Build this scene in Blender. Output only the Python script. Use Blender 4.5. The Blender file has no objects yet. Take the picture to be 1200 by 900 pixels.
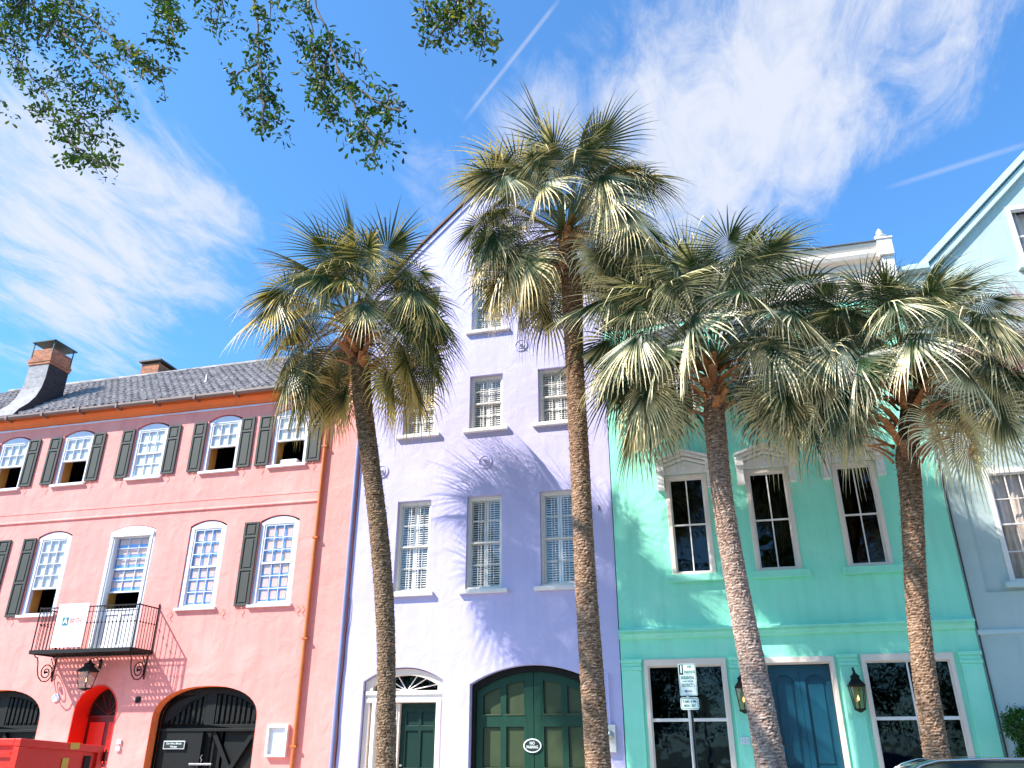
import bpy, math, random
from mathutils import Vector, Matrix, noise
from mathutils.geometry import tessellate_polygon
R=math.radians
scene=bpy.context.scene
COL=scene.collection
V=Vector

# ------------------------------------------------------------------ helpers
class MB:
    def __init__(s): s.v=[]; s.f=[]; s.c=[]
    def quad(s,a,b,c,d):
        i=len(s.v); s.v+= [tuple(a),tuple(b),tuple(c),tuple(d)]; s.f.append((i,i+1,i+2,i+3))
    def tri(s,a,b,c):
        i=len(s.v); s.v+= [tuple(a),tuple(b),tuple(c)]; s.f.append((i,i+1,i+2))
    def box(s,x0,x1,y0,y1,z0,z1):
        i=len(s.v)
        s.v+=[(x0,y0,z0),(x1,y0,z0),(x1,y1,z0),(x0,y1,z0),(x0,y0,z1),(x1,y0,z1),(x1,y1,z1),(x0,y1,z1)]
        s.f+=[(i,i+3,i+2,i+1),(i+4,i+5,i+6,i+7),(i,i+1,i+5,i+4),(i+1,i+2,i+6,i+5),(i+2,i+3,i+7,i+6),(i+3,i,i+4,i+7)]
    def plate(s,outer,y0,y1,holes=()):
        """outline in x,z extruded from y0 (front) to y1 (back), with holes"""
        loops=[list(outer)]+[list(h) for h in holes]
        flat=[p for l in loops for p in l]
        tris=tessellate_polygon([[V((p[0],p[1],0)) for p in l] for l in loops])
        n=len(flat); i=len(s.v)
        s.v+=[(p[0],y0,p[1]) for p in flat]+[(p[0],y1,p[1]) for p in flat]
        for t in tris:
            a,b,c=[V((flat[k][0],flat[k][1])) for k in t]
            ccw=((b-a).x*(c-a).y-(b-a).y*(c-a).x)>0
            t=t if ccw else (t[2],t[1],t[0])
            s.f.append((i+t[0],i+t[1],i+t[2])); s.f.append((i+n+t[2],i+n+t[1],i+n+t[0]))
        k=0
        for li,l in enumerate(loops):
            m=len(l)
            area=sum(l[j][0]*l[(j+1)%m][1]-l[(j+1)%m][0]*l[j][1] for j in range(m))
            for j in range(m):
                a=i+k+j; b=i+k+(j+1)%m
                if (area>0)==(li==0): s.f.append((b,a,a+n,b+n))
                else: s.f.append((a,b,b+n,a+n))
            k+=m
    def prism(s,poly,axis,a0,a1):
        """poly as list of 2D points, extruded along axis 'x' (poly in y,z) or 'z' (poly in x,y)"""
        n=len(poly); i=len(s.v)
        for a in (a0,a1):
            for p in poly: s.v.append((a,p[0],p[1]) if axis=='x' else (p[0],p[1],a))
        s.f.append(tuple(range(i+n-1,i-1,-1))); s.f.append(tuple(range(i+n,i+2*n)))
        for j in range(n): s.f.append((i+j,i+(j+1)%n,i+n+(j+1)%n,i+n+j))
    def tube(s,pts,rad,n=8,caps=True):
        pts=[V(p) for p in pts]
        if not hasattr(rad,'__len__'): rad=[rad]*len(pts)
        i0=len(s.v); up=None
        for k,p in enumerate(pts):
            d=(pts[min(k+1,len(pts)-1)]-pts[max(k-1,0)])
            if d.length<1e-9: d=V((0,0,1))
            d.normalize()
            if up is None:
                up=V((0,0,1)) if abs(d.z)<0.9 else V((1,0,0))
            a=d.cross(up)
            if a.length<1e-5: a=d.cross(V((0,1,0.1)))
            a.normalize(); b=a.cross(d).normalized(); up=b
            for j in range(n):
                t=2*math.pi*j/n
                s.v.append(tuple(p+a*math.cos(t)*rad[k]+b*math.sin(t)*rad[k]))
        for k in range(len(pts)-1):
            for j in range(n):
                a=i0+k*n+j; b=i0+k*n+(j+1)%n
                s.f.append((a,b,b+n,a+n))
        if caps:
            s.f.append(tuple(i0+j for j in range(n-1,-1,-1)))
            e=i0+(len(pts)-1)*n; s.f.append(tuple(e+j for j in range(n)))
    def lathe(s,prof,c,n=24,ax='z'):
        i0=len(s.v)
        for r,h in prof:
            for j in range(n):
                t=2*math.pi*j/n
                if ax=='z': s.v.append((c[0]+r*math.cos(t),c[1]+r*math.sin(t),c[2]+h))
                else: s.v.append((c[0]+r*math.cos(t),c[1]-h,c[2]+r*math.sin(t)))   # axis towards -y
        for k in range(len(prof)-1):
            for j in range(n):
                a=i0+k*n+j; b=i0+k*n+(j+1)%n
                s.f.append((a,b,b+n,a+n))
        s.f.append(tuple(i0+j for j in range(n-1,-1,-1)))
        e=i0+(len(prof)-1)*n; s.f.append(tuple(e+j for j in range(n)))

def mk(name,mb,mat,parent=None,loc=None,smooth=False,bevel=0,colors=None,label=None):
    me=bpy.data.meshes.new(name); me.from_pydata(mb.v,[],mb.f); me.update()
    for m in (mat if isinstance(mat,(list,tuple)) else [mat]): me.materials.append(m)
    if smooth:
        for p in me.polygons: p.use_smooth=True
    if colors:
        at=me.color_attributes.new('tint','FLOAT_COLOR','POINT')
        flat=[x for c in colors for x in (c[0],c[1],c[2],1.0)]
        at.data.foreach_set('color',flat)
    o=bpy.data.objects.new(name,me); COL.objects.link(o)
    if loc: o.location=loc
    if parent:
        o.parent=parent
        if 'world_base' in parent:
            o.matrix_parent_inverse=Matrix.Translation(-V(parent['world_base']))
    if bevel:
        b=o.modifiers.new('bevel','BEVEL'); b.width=bevel; b.segments=2; b.limit_method='ANGLE'; b.angle_limit=R(40)
    if label: o['label']=label
    return o
def tag(o,label=None,cat=None,group=None,kind=None):
    if label: o['label']=label
    if cat: o['category']=cat
    if group: o['group']=group
    if kind: o['kind']=kind
    return o
def thing(name,label,cat,base,group=None):
    o=bpy.data.objects.new(name,None); COL.objects.link(o); o.location=base; o.empty_display_size=.3
    o['world_base']=list(base); THINGS.append(o)
    return tag(o,label,cat,group)
THINGS=[]

def arch(x0,x1,z0,zs,zt,n=20,p=2.0):
    """rectangle with a curved head: springs at zs, crown at zt (super-ellipse power p)"""
    pts=[(x0,z0),(x1,z0)]
    cx=(x0+x1)/2; h=(x1-x0)/2
    for k in range(n+1):
        t=math.pi*k/n
        c=math.cos(t); s=math.sin(t)
        pts.append((cx+h*math.copysign(abs(c)**(2/p),c), zs+(zt-zs)*abs(s)**(2/p)))
    return pts
def segarch(x0,x1,z0,zs,zt,n=16):
    """rectangle with a circular segment head"""
    h=(x1-x0)/2; r=(h*h+(zt-zs)**2)/(2*(zt-zs)); cx=(x0+x1)/2; cz=zt-r
    a=math.asin(min(1,h/r))
    return [(x0,z0),(x1,z0)]+[(cx+r*math.sin(a-2*a*k/n),cz+r*math.cos(a-2*a*k/n)) for k in range(n+1)]
def rect(x0,x1,z0,z1): return [(x0,z0),(x1,z0),(x1,z1),(x0,z1)]

# ------------------------------------------------------------------ materials
def nodes(name):
    m=bpy.data.materials.new(name); m.use_nodes=True
    nt=m.node_tree; b=nt.nodes['Principled BSDF']
    return m,nt,b
def N(nt,t,**k):
    n=nt.nodes.new(t)
    for a,v in k.items():
        if a in n.inputs: n.inputs[a].default_value=v
        else: setattr(n,a,v)
    return n
def L(nt,a,b): nt.links.new(a,b)
def plain(name,c,rough=.6,metal=0,spec=.5,bump=0,bscale=40,vary=.12,vscale=3,coat=0):
    m,nt,b=nodes(name)
    b.inputs['Roughness'].default_value=rough; b.inputs['Metallic'].default_value=metal
    b.inputs['Specular IOR Level'].default_value=spec; b.inputs['Coat Weight'].default_value=coat
    tc=N(nt,'ShaderNodeTexCoord')
    nz=N(nt,'ShaderNodeTexNoise',Scale=vscale,Detail=5.0); L(nt,tc.outputs['Object'],nz.inputs['Vector'])
    mx=N(nt,'ShaderNodeMix',data_type='RGBA')
    mx.inputs[6].default_value=(c[0]*(1-vary),c[1]*(1-vary),c[2]*(1-vary),1)
    mx.inputs[7].default_value=(min(1,c[0]*(1+vary)),min(1,c[1]*(1+vary)),min(1,c[2]*(1+vary)),1)
    L(nt,nz.outputs['Fac'],mx.inputs[0]); L(nt,mx.outputs[2],b.inputs['Base Color'])
    if bump:
        n2=N(nt,'ShaderNodeTexNoise',Scale=bscale,Detail=4.0); L(nt,tc.outputs['Object'],n2.inputs['Vector'])
        bp=N(nt,'ShaderNodeBump',Strength=bump,Distance=.02); L(nt,n2.outputs['Fac'],bp.inputs['Height']); L(nt,bp.outputs['Normal'],b.inputs['Normal'])
    return m
def stucco(name,c,vary=.05,bump=.5,patch=None,dirt=.06):
    """painted lime render: trowel waves, fine grain, faint repaired cracks and weather streaks"""
    m,nt,b=nodes(name); b.inputs['Roughness'].default_value=.85; b.inputs['Specular IOR Level'].default_value=.25
    tc=N(nt,'ShaderNodeTexCoord'); src=tc.outputs['Object']
    big=N(nt,'ShaderNodeTexNoise',Scale=.55,Detail=6.0,Roughness=.6); L(nt,src,big.inputs['Vector'])
    mp=N(nt,'ShaderNodeMapping'); mp.inputs['Scale'].default_value=(3.5,3.5,.35); L(nt,src,mp.inputs['Vector'])
    st=N(nt,'ShaderNodeTexNoise',Scale=1.2,Detail=5.0); L(nt,mp.outputs[0],st.inputs['Vector'])
    r1=N(nt,'ShaderNodeMapRange'); r1.inputs[1].default_value=.3; r1.inputs[2].default_value=.7; r1.inputs[3].default_value=1-vary; r1.inputs[4].default_value=1+vary
    L(nt,big.outputs['Fac'],r1.inputs[0])
    r2=N(nt,'ShaderNodeMapRange'); r2.inputs[1].default_value=.45; r2.inputs[2].default_value=.75; r2.inputs[3].default_value=1; r2.inputs[4].default_value=1-dirt
    L(nt,st.outputs['Fac'],r2.inputs[0])
    mu=N(nt,'ShaderNodeMath',operation='MULTIPLY'); L(nt,r1.outputs[0],mu.inputs[0]); L(nt,r2.outputs[0],mu.inputs[1])
    base=N(nt,'ShaderNodeMix',data_type='RGBA'); p=patch or c
    base.inputs[6].default_value=(*c,1); base.inputs[7].default_value=(*p,1)
    pn=N(nt,'ShaderNodeTexNoise',Scale=.9,Detail=7.0); L(nt,src,pn.inputs['Vector'])
    pr=N(nt,'ShaderNodeMapRange'); pr.inputs[1].default_value=.5; pr.inputs[2].default_value=.66; L(nt,pn.outputs['Fac'],pr.inputs[0]); L(nt,pr.outputs[0],base.inputs[0])
    vm=N(nt,'ShaderNodeVectorMath',operation='SCALE'); L(nt,base.outputs[2],vm.inputs[0]); L(nt,mu.outputs[0],vm.inputs['Scale'])
    L(nt,vm.outputs[0],b.inputs['Base Color'])
    w=N(nt,'ShaderNodeTexNoise',Scale=2.2,Detail=8.0,Roughness=.55,Distortion=.6); L(nt,src,w.inputs['Vector'])
    g=N(nt,'ShaderNodeTexNoise',Scale=38.0,Detail=3.0); L(nt,src,g.inputs['Vector'])
    b1=N(nt,'ShaderNodeBump',Strength=bump,Distance=.12); L(nt,w.outputs['Fac'],b1.inputs['Height'])
    b2=N(nt,'ShaderNodeBump',Strength=bump*.45,Distance=.008); L(nt,g.outputs['Fac'],b2.inputs['Height']); L(nt,b1.outputs[0],b2.inputs['Normal'])
    L(nt,b2.outputs[0],b.inputs['Normal'])
    return m
def glass(name,tint=(.75,.8,.8),fac=.16,wav=.12,gc=.9):
    m=bpy.data.materials.new(name); m.use_nodes=True; nt=m.node_tree; nt.nodes.clear()
    out=N(nt,'ShaderNodeOutputMaterial'); tr=N(nt,'ShaderNodeBsdfTransparent'); tr.inputs[0].default_value=(*tint,1)
    gl=N(nt,'ShaderNodeBsdfGlossy',Roughness=.02); gl.inputs[0].default_value=(gc,gc*1.02,gc*1.05,1)
    tc=N(nt,'ShaderNodeTexCoord'); nz=N(nt,'ShaderNodeTexNoise',Scale=2.0,Detail=2.0); L(nt,tc.outputs['Object'],nz.inputs['Vector'])
    bp=N(nt,'ShaderNodeBump',Strength=wav,Distance=.05); L(nt,nz.outputs['Fac'],bp.inputs['Height']); L(nt,bp.outputs[0],gl.inputs['Normal'])
    fr=N(nt,'ShaderNodeLayerWeight',Blend=.5); pw=N(nt,'ShaderNodeMath',operation='POWER'); pw.inputs[1].default_value=4.0; L(nt,fr.outputs['Facing'],pw.inputs[0]); ad=N(nt,'ShaderNodeMath',operation='MULTIPLY_ADD'); ad.inputs[1].default_value=.7; ad.inputs[2].default_value=.04+fac; ad.use_clamp=True; L(nt,pw.outputs[0],ad.inputs[0])
    mx=N(nt,'ShaderNodeMixShader'); L(nt,ad.outputs[0],mx.inputs[0]); L(nt,tr.outputs[0],mx.inputs[1]); L(nt,gl.outputs[0],mx.inputs[2]); L(nt,mx.outputs[0],out.inputs[0])
    return m
def leafmat(name,rough=.5,trans=.28,spec=.25):
    m,nt,b=nodes(name); at=N(nt,'ShaderNodeVertexColor',layer_name='tint')
    nz=N(nt,'ShaderNodeTexNoise',Scale=9.0,Detail=3.0); tc=N(nt,'ShaderNodeTexCoord'); L(nt,tc.outputs['Object'],nz.inputs['Vector'])
    r=N(nt,'ShaderNodeMapRange'); r.inputs[1].default_value=.3; r.inputs[2].default_value=.7; r.inputs[3].default_value=.75; r.inputs[4].default_value=1.25; L(nt,nz.outputs['Fac'],r.inputs[0])
    vm=N(nt,'ShaderNodeVectorMath',operation='SCALE'); L(nt,at.outputs[0],vm.inputs[0]); L(nt,r.outputs[0],vm.inputs['Scale'])
    L(nt,vm.outputs[0],b.inputs['Base Color']); b.inputs['Roughness'].default_value=rough; b.inputs['Specular IOR Level'].default_value=spec
    tr=N(nt,'ShaderNodeBsdfTranslucent'); v2=N(nt,'ShaderNodeVectorMath',operation='MULTIPLY'); v2.inputs[1].default_value=(1.1,1.25,.5); L(nt,vm.outputs[0],v2.inputs[0]); L(nt,v2.outputs[0],tr.inputs[0])
    mx=N(nt,'ShaderNodeMixShader'); mx.inputs[0].default_value=trans
    L(nt,b.outputs[0],mx.inputs[1]); L(nt,tr.outputs[0],mx.inputs[2]); L(nt,mx.outputs[0],nt.nodes['Material Output'].inputs[0])
    return m
def emit(name,c,s):
    m,nt,b=nodes(name); b.inputs['Emission Color'].default_value=(*c,1); b.inputs['Emission Strength'].default_value=s; b.inputs['Base Color'].default_value=(*c,1); return m
def brick(name,c1,c2,mortar,scale=1.0,bump=.6):
    m,nt,b=nodes(name); b.inputs['Roughness'].default_value=.9
    tc=N(nt,'ShaderNodeTexCoord'); sp=N(nt,'ShaderNodeSeparateXYZ'); L(nt,tc.outputs['Object'],sp.inputs[0])
    ad=N(nt,'ShaderNodeMath',operation='ADD'); L(nt,sp.outputs[0],ad.inputs[0]); L(nt,sp.outputs[1],ad.inputs[1])
    cb=N(nt,'ShaderNodeCombineXYZ'); L(nt,ad.outputs[0],cb.inputs[0]); L(nt,sp.outputs[2],cb.inputs[1])
    bt=N(nt,'ShaderNodeTexBrick'); bt.inputs['Color1'].default_value=(*c1,1); bt.inputs['Color2'].default_value=(*c2,1); bt.inputs['Mortar'].default_value=(*mortar,1)
    bt.inputs['Scale'].default_value=scale; bt.inputs['Brick Width'].default_value=.22; bt.inputs['Row Height'].default_value=.075; bt.inputs['Mortar Size'].default_value=.008; bt.inputs['Bias'].default_value=-.1
    L(nt,cb.outputs[0],bt.inputs['Vector'])
    nz=N(nt,'ShaderNodeTexNoise',Scale=6.0,Detail=5.0); L(nt,tc.outputs['Object'],nz.inputs['Vector'])
    mx=N(nt,'ShaderNodeMix',data_type='RGBA',blend_type='MULTIPLY'); mx.inputs[0].default_value=.6; L(nt,bt.outputs[0],mx.inputs[6]); L(nt,nz.outputs['Fac'],mx.inputs[7])
    gn=N(nt,'ShaderNodeVectorMath',operation='SCALE'); gn.inputs['Scale'].default_value=1.35; L(nt,mx.outputs[2],gn.inputs[0]); L(nt,gn.outputs[0],b.inputs['Base Color'])
    bp=N(nt,'ShaderNodeBump',Strength=bump,Distance=.01); bp.invert=True; L(nt,bt.outputs['Fac'],bp.inputs['Height']); L(nt,bp.outputs[0],b.inputs['Normal'])
    return m

M={}
M['pink']=stucco('pink_render',(.87,.315,.275),.045,.28,patch=(.88,.355,.31),dirt=.11)
M['coral']=stucco('coral_render',(.90,.20,.06),.08,.4)
M['lav']=stucco('lavender_render',(.53,.485,.74),.04,.2,patch=(.56,.515,.765))
M['mint']=stucco('mint_render',(.31,.82,.60),.05,.2,patch=(.36,.84,.63),dirt=.09)
M['aqua']=stucco('grey_aqua_render',(.44,.53,.51),.05,.22,patch=(.47,.56,.54))
M['aquatrim']=plain('aqua_trim',(.50,.62,.61),.6,bump=.2)
M['white']=plain('white_paint',(.78,.78,.80),.5,vary=.04)
M['lilacwhite']=plain('weathered_white_paint',(.66,.66,.78),.6,vary=.05,bump=.15)
M['cream']=plain('cream_paint',(.80,.66,.56),.5,vary=.05,bump=.1)
M['creamwhite']=plain('cream_white_paint',(.80,.74,.70),.5,vary=.04,bump=.1)
M['beige']=plain('beige_paint',(.74,.69,.63),.55,vary=.06)
M['brownred']=plain('brown_coping',(.16,.07,.045),.7,bump=.3)
M['shutter']=plain('shutter_grey_green',(.06,.06,.05),.6,spec=.3,vary=.1,bump=.1)
M['black']=plain('black_paint',(.006,.007,.006),.6,spec=.25,vary=.3,bump=.2)
M['iron']=plain('wrought_iron',(.008,.007,.006),.6,spec=.3,vary=.3)
M['green']=plain('dark_green_paint',(.007,.045,.026),.45,spec=.35,vary=.2,vscale=5,bump=.1)
M['olive']=plain('olive_green_panel',(.035,.055,.018),.5,vary=.2,vscale=5,bump=.1)
M['greendoor']=plain('bottle_green_paint',(.005,.028,.02),.45,spec=.3,vary=.15)
M['teal']=plain('teal_paint',(.006,.07,.115),.35,vary=.15,bump=.05)
M['red']=plain('red_paint',(.88,.022,.008),.45,vary=.12,bump=.1)
M['darkred']=plain('dark_red_paint',(.16,.004,.003),.4,vary=.15)
M['inside']=plain('dark_room',(.016,.012,.012),.9)
M['ochre']=plain('ochre_wood',(.55,.27,.05),.6,vary=.15,bump=.2)
M['curtain']=plain('pale_curtain',(.74,.75,.77),.9,vary=.08,vscale=8)
M['curtainw']=plain('warm_curtain',(.62,.50,.40),.9,vary=.1,vscale=6)
M['board']=plain('peach_board',(.80,.52,.42),.8,vary=.05)
M['tape']=plain('blue_masking_film',(.16,.38,.86),.7,vary=.06)
M['louver']=plain('white_louvres',(.90,.88,.86),.5,vary=.04)
M['pipe']=plain('rust_brown_pipe',(.52,.14,.03),.5,vary=.2,bump=.2)
M['gutter']=plain('old_copper_gutter',(.20,.13,.11),.5,vary=.3)
M['lavpipe']=plain('grey_blue_pipe',(.22,.25,.42),.5)
M['galv']=plain('galvanised_steel',(.45,.45,.44),.4,metal=.8,vary=.15)
M['banner']=plain('white_banner_vinyl',(.74,.80,.84),.5,vary=.03)
M['tealprint']=plain('teal_print',(.02,.16,.22),.6)
M['peachprint']=plain('peach_print',(.75,.30,.22),.6)
M['greyprint']=plain('grey_print',(.45,.5,.6),.6)
M['signwhite']=plain('sign_white',(.70,.76,.74),.4,vary=.04)
M['signgreen']=plain('sign_green',(.02,.22,.12),.5)
M['signblack']=plain('sign_black',(.012,.02,.016),.5)
M['glass']=glass('window_glass',(.98,.98,.98),.0,gc=.7)
M['glassdark']=glass('dark_window_glass',(.3,.32,.35),.03,gc=.45)
M['lampglass']=glass('lamp_glass',(.85,.78,.66),.08)
M['flame']=emit('gas_flame',(1,.45,.15),4)
M['brick']=brick('orange_brick',(.62,.19,.07),(.30,.10,.05),(.30,.22,.18))
M['greybrick']=brick('soot_grey_brick',(.34,.31,.32),(.27,.25,.26),(.36,.34,.34),bump=.4)
M['shadebrick']=brick('shade_black_brick',(.05,.035,.035),(.03,.022,.025),(.06,.05,.05),bump=.4)  # near-black brick, shade of the chimney's right side put into the colour
M['slate']=plain('far_roof',(.10,.085,.08),.7,vary=.3)
M['asphalt']=plain('asphalt',(.10,.10,.10),.9,vary=.25,vscale=2,bump=.5,bscale=90)
M['concrete']=plain('pavement_concrete',(.50,.47,.43),.85,vary=.15,vscale=1.5,bump=.3)
M['yellowline']=plain('road_paint',(.6,.45,.06),.7)
M['grass']=plain('lawn',(.06,.09,.025),.95,vary=.35,vscale=2,bump=.8,bscale=60)
M['terra']=plain('terracotta',(.40,.16,.08),.8)
M['leaf']=leafmat('foliage')
M['palmleaf']=leafmat('palm_blade',.42,.07,.45)
M['twig']=plain('twig_bark',(.10,.075,.055),.85)
M['pinktwig']=plain('pinkish_bark',(.33,.18,.15),.8)
M['bud']=plain('pink_buds',(.62,.30,.28),.8,vary=.2,vscale=20)
M['oakbark']=plain('oak_bark',(.12,.09,.07),.9,vary=.4,vscale=6,bump=.8,bscale=18)
M['carpaint']=plain('dark_navy_car_paint',(.012,.014,.02),.22,spec=.6,coat=1,vary=.05)
M['chrome']=plain('chrome',(.75,.72,.66),.15,metal=1,vary=.02)
M['rubber']=plain('tyre_rubber',(.02,.02,.02),.85)
M['sticker']=plain('yellow_sticker',(.75,.42,.04),.5,vary=.15,vscale=60)
M['lamp_red']=plain('red_lens',(.5,.01,.01),.2)
M['clear']=plain('clear_lens',(.7,.72,.72),.15)

def barkmat(name,dark,mid,lite):
    m,nt,b=nodes(name); b.inputs['Roughness'].default_value=.9; b.inputs['Specular IOR Level'].default_value=.2
    tc=N(nt,'ShaderNodeTexCoord'); mp=N(nt,'ShaderNodeMapping'); mp.inputs['Scale'].default_value=(5,5,26); L(nt,tc.outputs['Object'],mp.inputs['Vector'])
    nz=N(nt,'ShaderNodeTexNoise',Scale=1.6,Detail=7.0,Roughness=.7); L(nt,mp.outputs[0],nz.inputs['Vector'])
    cr=N(nt,'ShaderNodeValToRGB'); e=cr.color_ramp.elements; e[0].position=.36; e[0].color=(*dark,1); e[1].position=.66; e[1].color=(*lite,1)
    k=e.new(.5); k.color=(*mid,1)
    L(nt,nz.outputs['Fac'],cr.inputs[0]); 
    at=N(nt,'ShaderNodeVertexColor',layer_name='tint'); mx=N(nt,'ShaderNodeMix',data_type='RGBA',blend_type='MULTIPLY'); mx.inputs[0].default_value=1
    L(nt,cr.outputs[0],mx.inputs[6]); L(nt,at.outputs[0],mx.inputs[7]); L(nt,mx.outputs[2],b.inputs['Base Color'])
    bp=N(nt,'ShaderNodeBump',Strength=.8,Distance=.03); L(nt,nz.outputs['Fac'],bp.inputs['Height']); L(nt,bp.outputs[0],b.inputs['Normal'])
    return m

# ------------------------------------------------------------------ text
def text(body,x,y,z,h,mat,parent,name='lettering',align='CENTER',width=None,extr=.001,bold=0.0,rotz=0):
    cu=bpy.data.curves.new(name,'FONT'); cu.body=body; cu.size=h/.7; cu.extrude=extr; cu.align_x=align; cu.align_y='CENTER'; cu.offset=bold*h
    cu.resolution_u=3
    o=bpy.data.objects.new(name+'_tmp',cu); COL.objects.link(o)
    bpy.context.view_layer.update()
    me=bpy.data.meshes.new_from_object(o.evaluated_get(bpy.context.evaluated_depsgraph_get()))
    bpy.data.objects.remove(o)
    xs=[v.co.x for v in me.vertices]; w=max(xs)-min(xs); sx=1 if not width else width/w
    for v in me.vertices:
        c=v.co.copy(); v.co=(c.x*sx+x, y-c.z, c.y+z)
    me.materials.clear(); me.materials.append(mat)
    t=bpy.data.objects.new(name,me); COL.objects.link(t)
    t.parent=parent
    if 'world_base' in parent: t.matrix_parent_inverse=Matrix.Translation(-V(parent['world_base']))
    return t

# ------------------------------------------------------------------ windows (each a part of its house, pieces as sub-parts)
def sash_mb(x0,x1,z0,z1,cols,rows,y0,y1,st=.045,mt=.018):
    b=MB(); holes=[]
    iw=(x1-x0-2*st); ih=(z1-z0-2*st)
    for i in range(cols):
        for j in range(rows):
            a=x0+st+iw*i/cols+(mt/2 if i else 0); c=x0+st+iw*(i+1)/cols-(mt/2 if i<cols-1 else 0)
            d=z0+st+ih*j/rows+(mt/2 if j else 0); e=z0+st+ih*(j+1)/rows-(mt/2 if j<rows-1 else 0)
            holes.append(rect(a,c,d,e))
    b.plate(rect(x0,x1,z0,z1),y0,y1,holes); return b,holes
def pane(x0,x1,z0,z1,y,w,mat=None,name='pane'):
    b=MB(); b.box(x0+.02,x1-.02,y,y+.006,z0+.02,z1-.02); return mk(name,b,mat or M['glass'],w)

def pink_window(house,cx,z0,w,h,rise,state,rows_up=2,cols=3,rows_lo=2,label=None,film=None,casing=.11,recess=.07):
    """arched head casing with double-hung sashes; origin of verts in world coordinates"""
    x0,x1=cx-w/2,cx+w/2; z1=z0+h
    b=MB()
    ix0,ix1,iz0,iz1=x0+casing,x1-casing,z0+.05,z1-.06
    b.plate(segarch(x0,x1,z0,z1-.02,z1+rise),.03,recess+.08,[rect(ix0,ix1,iz0,iz1)])
    fr=mk('window',b,M['lilacwhite'],house,bevel=.006,label=label)
    # verts of sub parts are in world coordinates too
    s=MB(); s.box(x0-.07,x1+.07,-.09,.1,z0-.075,z0-.005); mk('sill',s,M['white'],fr,bevel=.008)
    zm=iz0+(iz1-iz0)*(rows_lo/(rows_up+rows_lo))
    u,_=sash_mb(ix0,ix1,zm-.03,iz1,cols,rows_up,recess-.02,recess+.02); mk('sash',u,M['white'],fr,bevel=.003)
    pane(ix0+.03,ix1-.03,zm,iz1-.03,recess,fr)
    if state=='open':
        l,_=sash_mb(ix0,ix1,zm-.04,iz1-.02,cols,rows_up,recess+.022,recess+.04); mk('sash',l,M['white'],fr,bevel=.003)
        j=MB(); j.box(ix0-.02,ix0+.02,recess+.085,recess+.38,iz0,iz1); mk('inner_jamb',j,M['ochre'],fr)
        c=MB(); c.box(ix0+.05,ix1,recess+.045,recess+.05,zm-.02,iz1); mk('curtain',c,M['curtain'],fr)
    elif state=='closed':
        l,_=sash_mb(ix0,ix1,iz0,zm+.03,cols,rows_lo,recess+.0,recess+.035); mk('sash',l,M['white'],fr,bevel=.003)
        pane(ix0+.03,ix1-.03,iz0+.03,zm-.01,recess+.015,fr)
        if not film:
            c=MB(); c.box(ix0,ix1,recess+.045,recess+.055,iz0,iz1); mk('curtain',c,M['curtain'],fr)
    if film:
        zb=film[1]
        c=MB(); c.box(ix0,ix1,recess+.05,recess+.06,zb,iz1); mk('masking_film',c,M['tape'],fr)
        c=MB(); st=.045
        rows=film[2]; 
        for i in range(cols):
            for j in range(rows):
                ww=(ix1-ix0-2*st)/cols; hh=(iz1-zb-2*st)/rows
                a=ix0+st+ww*i; d=zb+st+hh*j
                if film[0]=='squares': c.box(a+.05+.01*math.sin(i*7+j),a+ww-.05,recess+.04,recess+.049,d+.055+.01*math.sin(j*3+i),d+hh-.05)
                else: c.box(a+.015,a+ww-.005,recess+.04,recess+.049,d+.1,d+hh-.03)
        mk('peach_panel',c,M['board'],fr)
    return fr

def shutter_proto(h,w,splits):
    """panelled shutter lying in x 0..w, z 0..h"""
    b=MB(); edges=[0]+splits+[1]
    holes=[]; rail=.055
    for a,c in zip(edges[:-1],edges[1:]):
        holes.append(rect(.07,w-.07,a*h+(rail if a==0 else rail/2),c*h-(rail if c==1 else rail/2)))
    b.plate(rect(0,w,0,h),-.055,-.015,holes)
    for q in holes:
        x0,z0=q[0]; x1,z1=q[2]
        b.box(x0,x1,-.033,-.02,z0,z1); b.box(x0+.045,x1-.045,-.05,-.0331,z0+.045,z1-.045)
    return b
def add_shutter(house,x,z,h,w,splits,flip,label=None,tilt=0):
    key=(round(h,2),round(w,2))
    if key not in SHUT:
        SHUT[key]=mk('shutter',shutter_proto(h,w,splits),M['shutter'],house,loc=(x,0,z),bevel=.006)
        o=SHUT[key]
        d=MB(); pts=[(w*.5,-.03,-.03)]+[(w*.5+.05*math.sin(t*1.2),-.04-.01*t,-.03-.028*t) for t in range(1,6)]
        d.tube(pts,.008,6); mk('shutter_dog',d,M['pipe'],o)
        return o
    s=SHUT[key]; o=s.copy(); COL.objects.link(o); o.location=(x,0,z)
    for c in SHUT[key].children:
        k=c.copy(); COL.objects.link(k); k.parent=o
    o.rotation_euler=(0,0,tilt)
    return o
SHUT={}

# ================================================================== PINK HOUSE
PX0,PX1=-27.2,-9.62
ph=thing('pink_house','three storey salmon pink rendered house with dark tiled roof, grey shutters and an iron balcony','house',(-18.4,0,0))
TOPW=[-22.1,-19.6,-16.84,-14.25,-11.95]; TOPW=[-24.7]+TOPW
P2W=[(-24.9,1.22),(-22.35,1.22),(-19.6,1.24),(-16.80,1.54),(-14.26,1.2),(-11.95,1.24)]
holes=[]
for c in TOPW: holes.append(segarch(c-.585,c+.585,9.17,10.86,11.02))
for c,w in P2W:
    z0=4.06 if abs(c+16.8)<.01 else 5.15
    holes.append(segarch(c-w/2,c+w/2,z0,7.52,7.68))
holes.append(arch(-15.06,-11.92,0.0,2.30,3.10,p=2.25)); holes.append(arch(-21.82,-18.66,0.0,2.30,3.10,p=2.25))
holes.append(arch(-17.58,-16.2,0.0,2.48,3.18)); 
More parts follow.
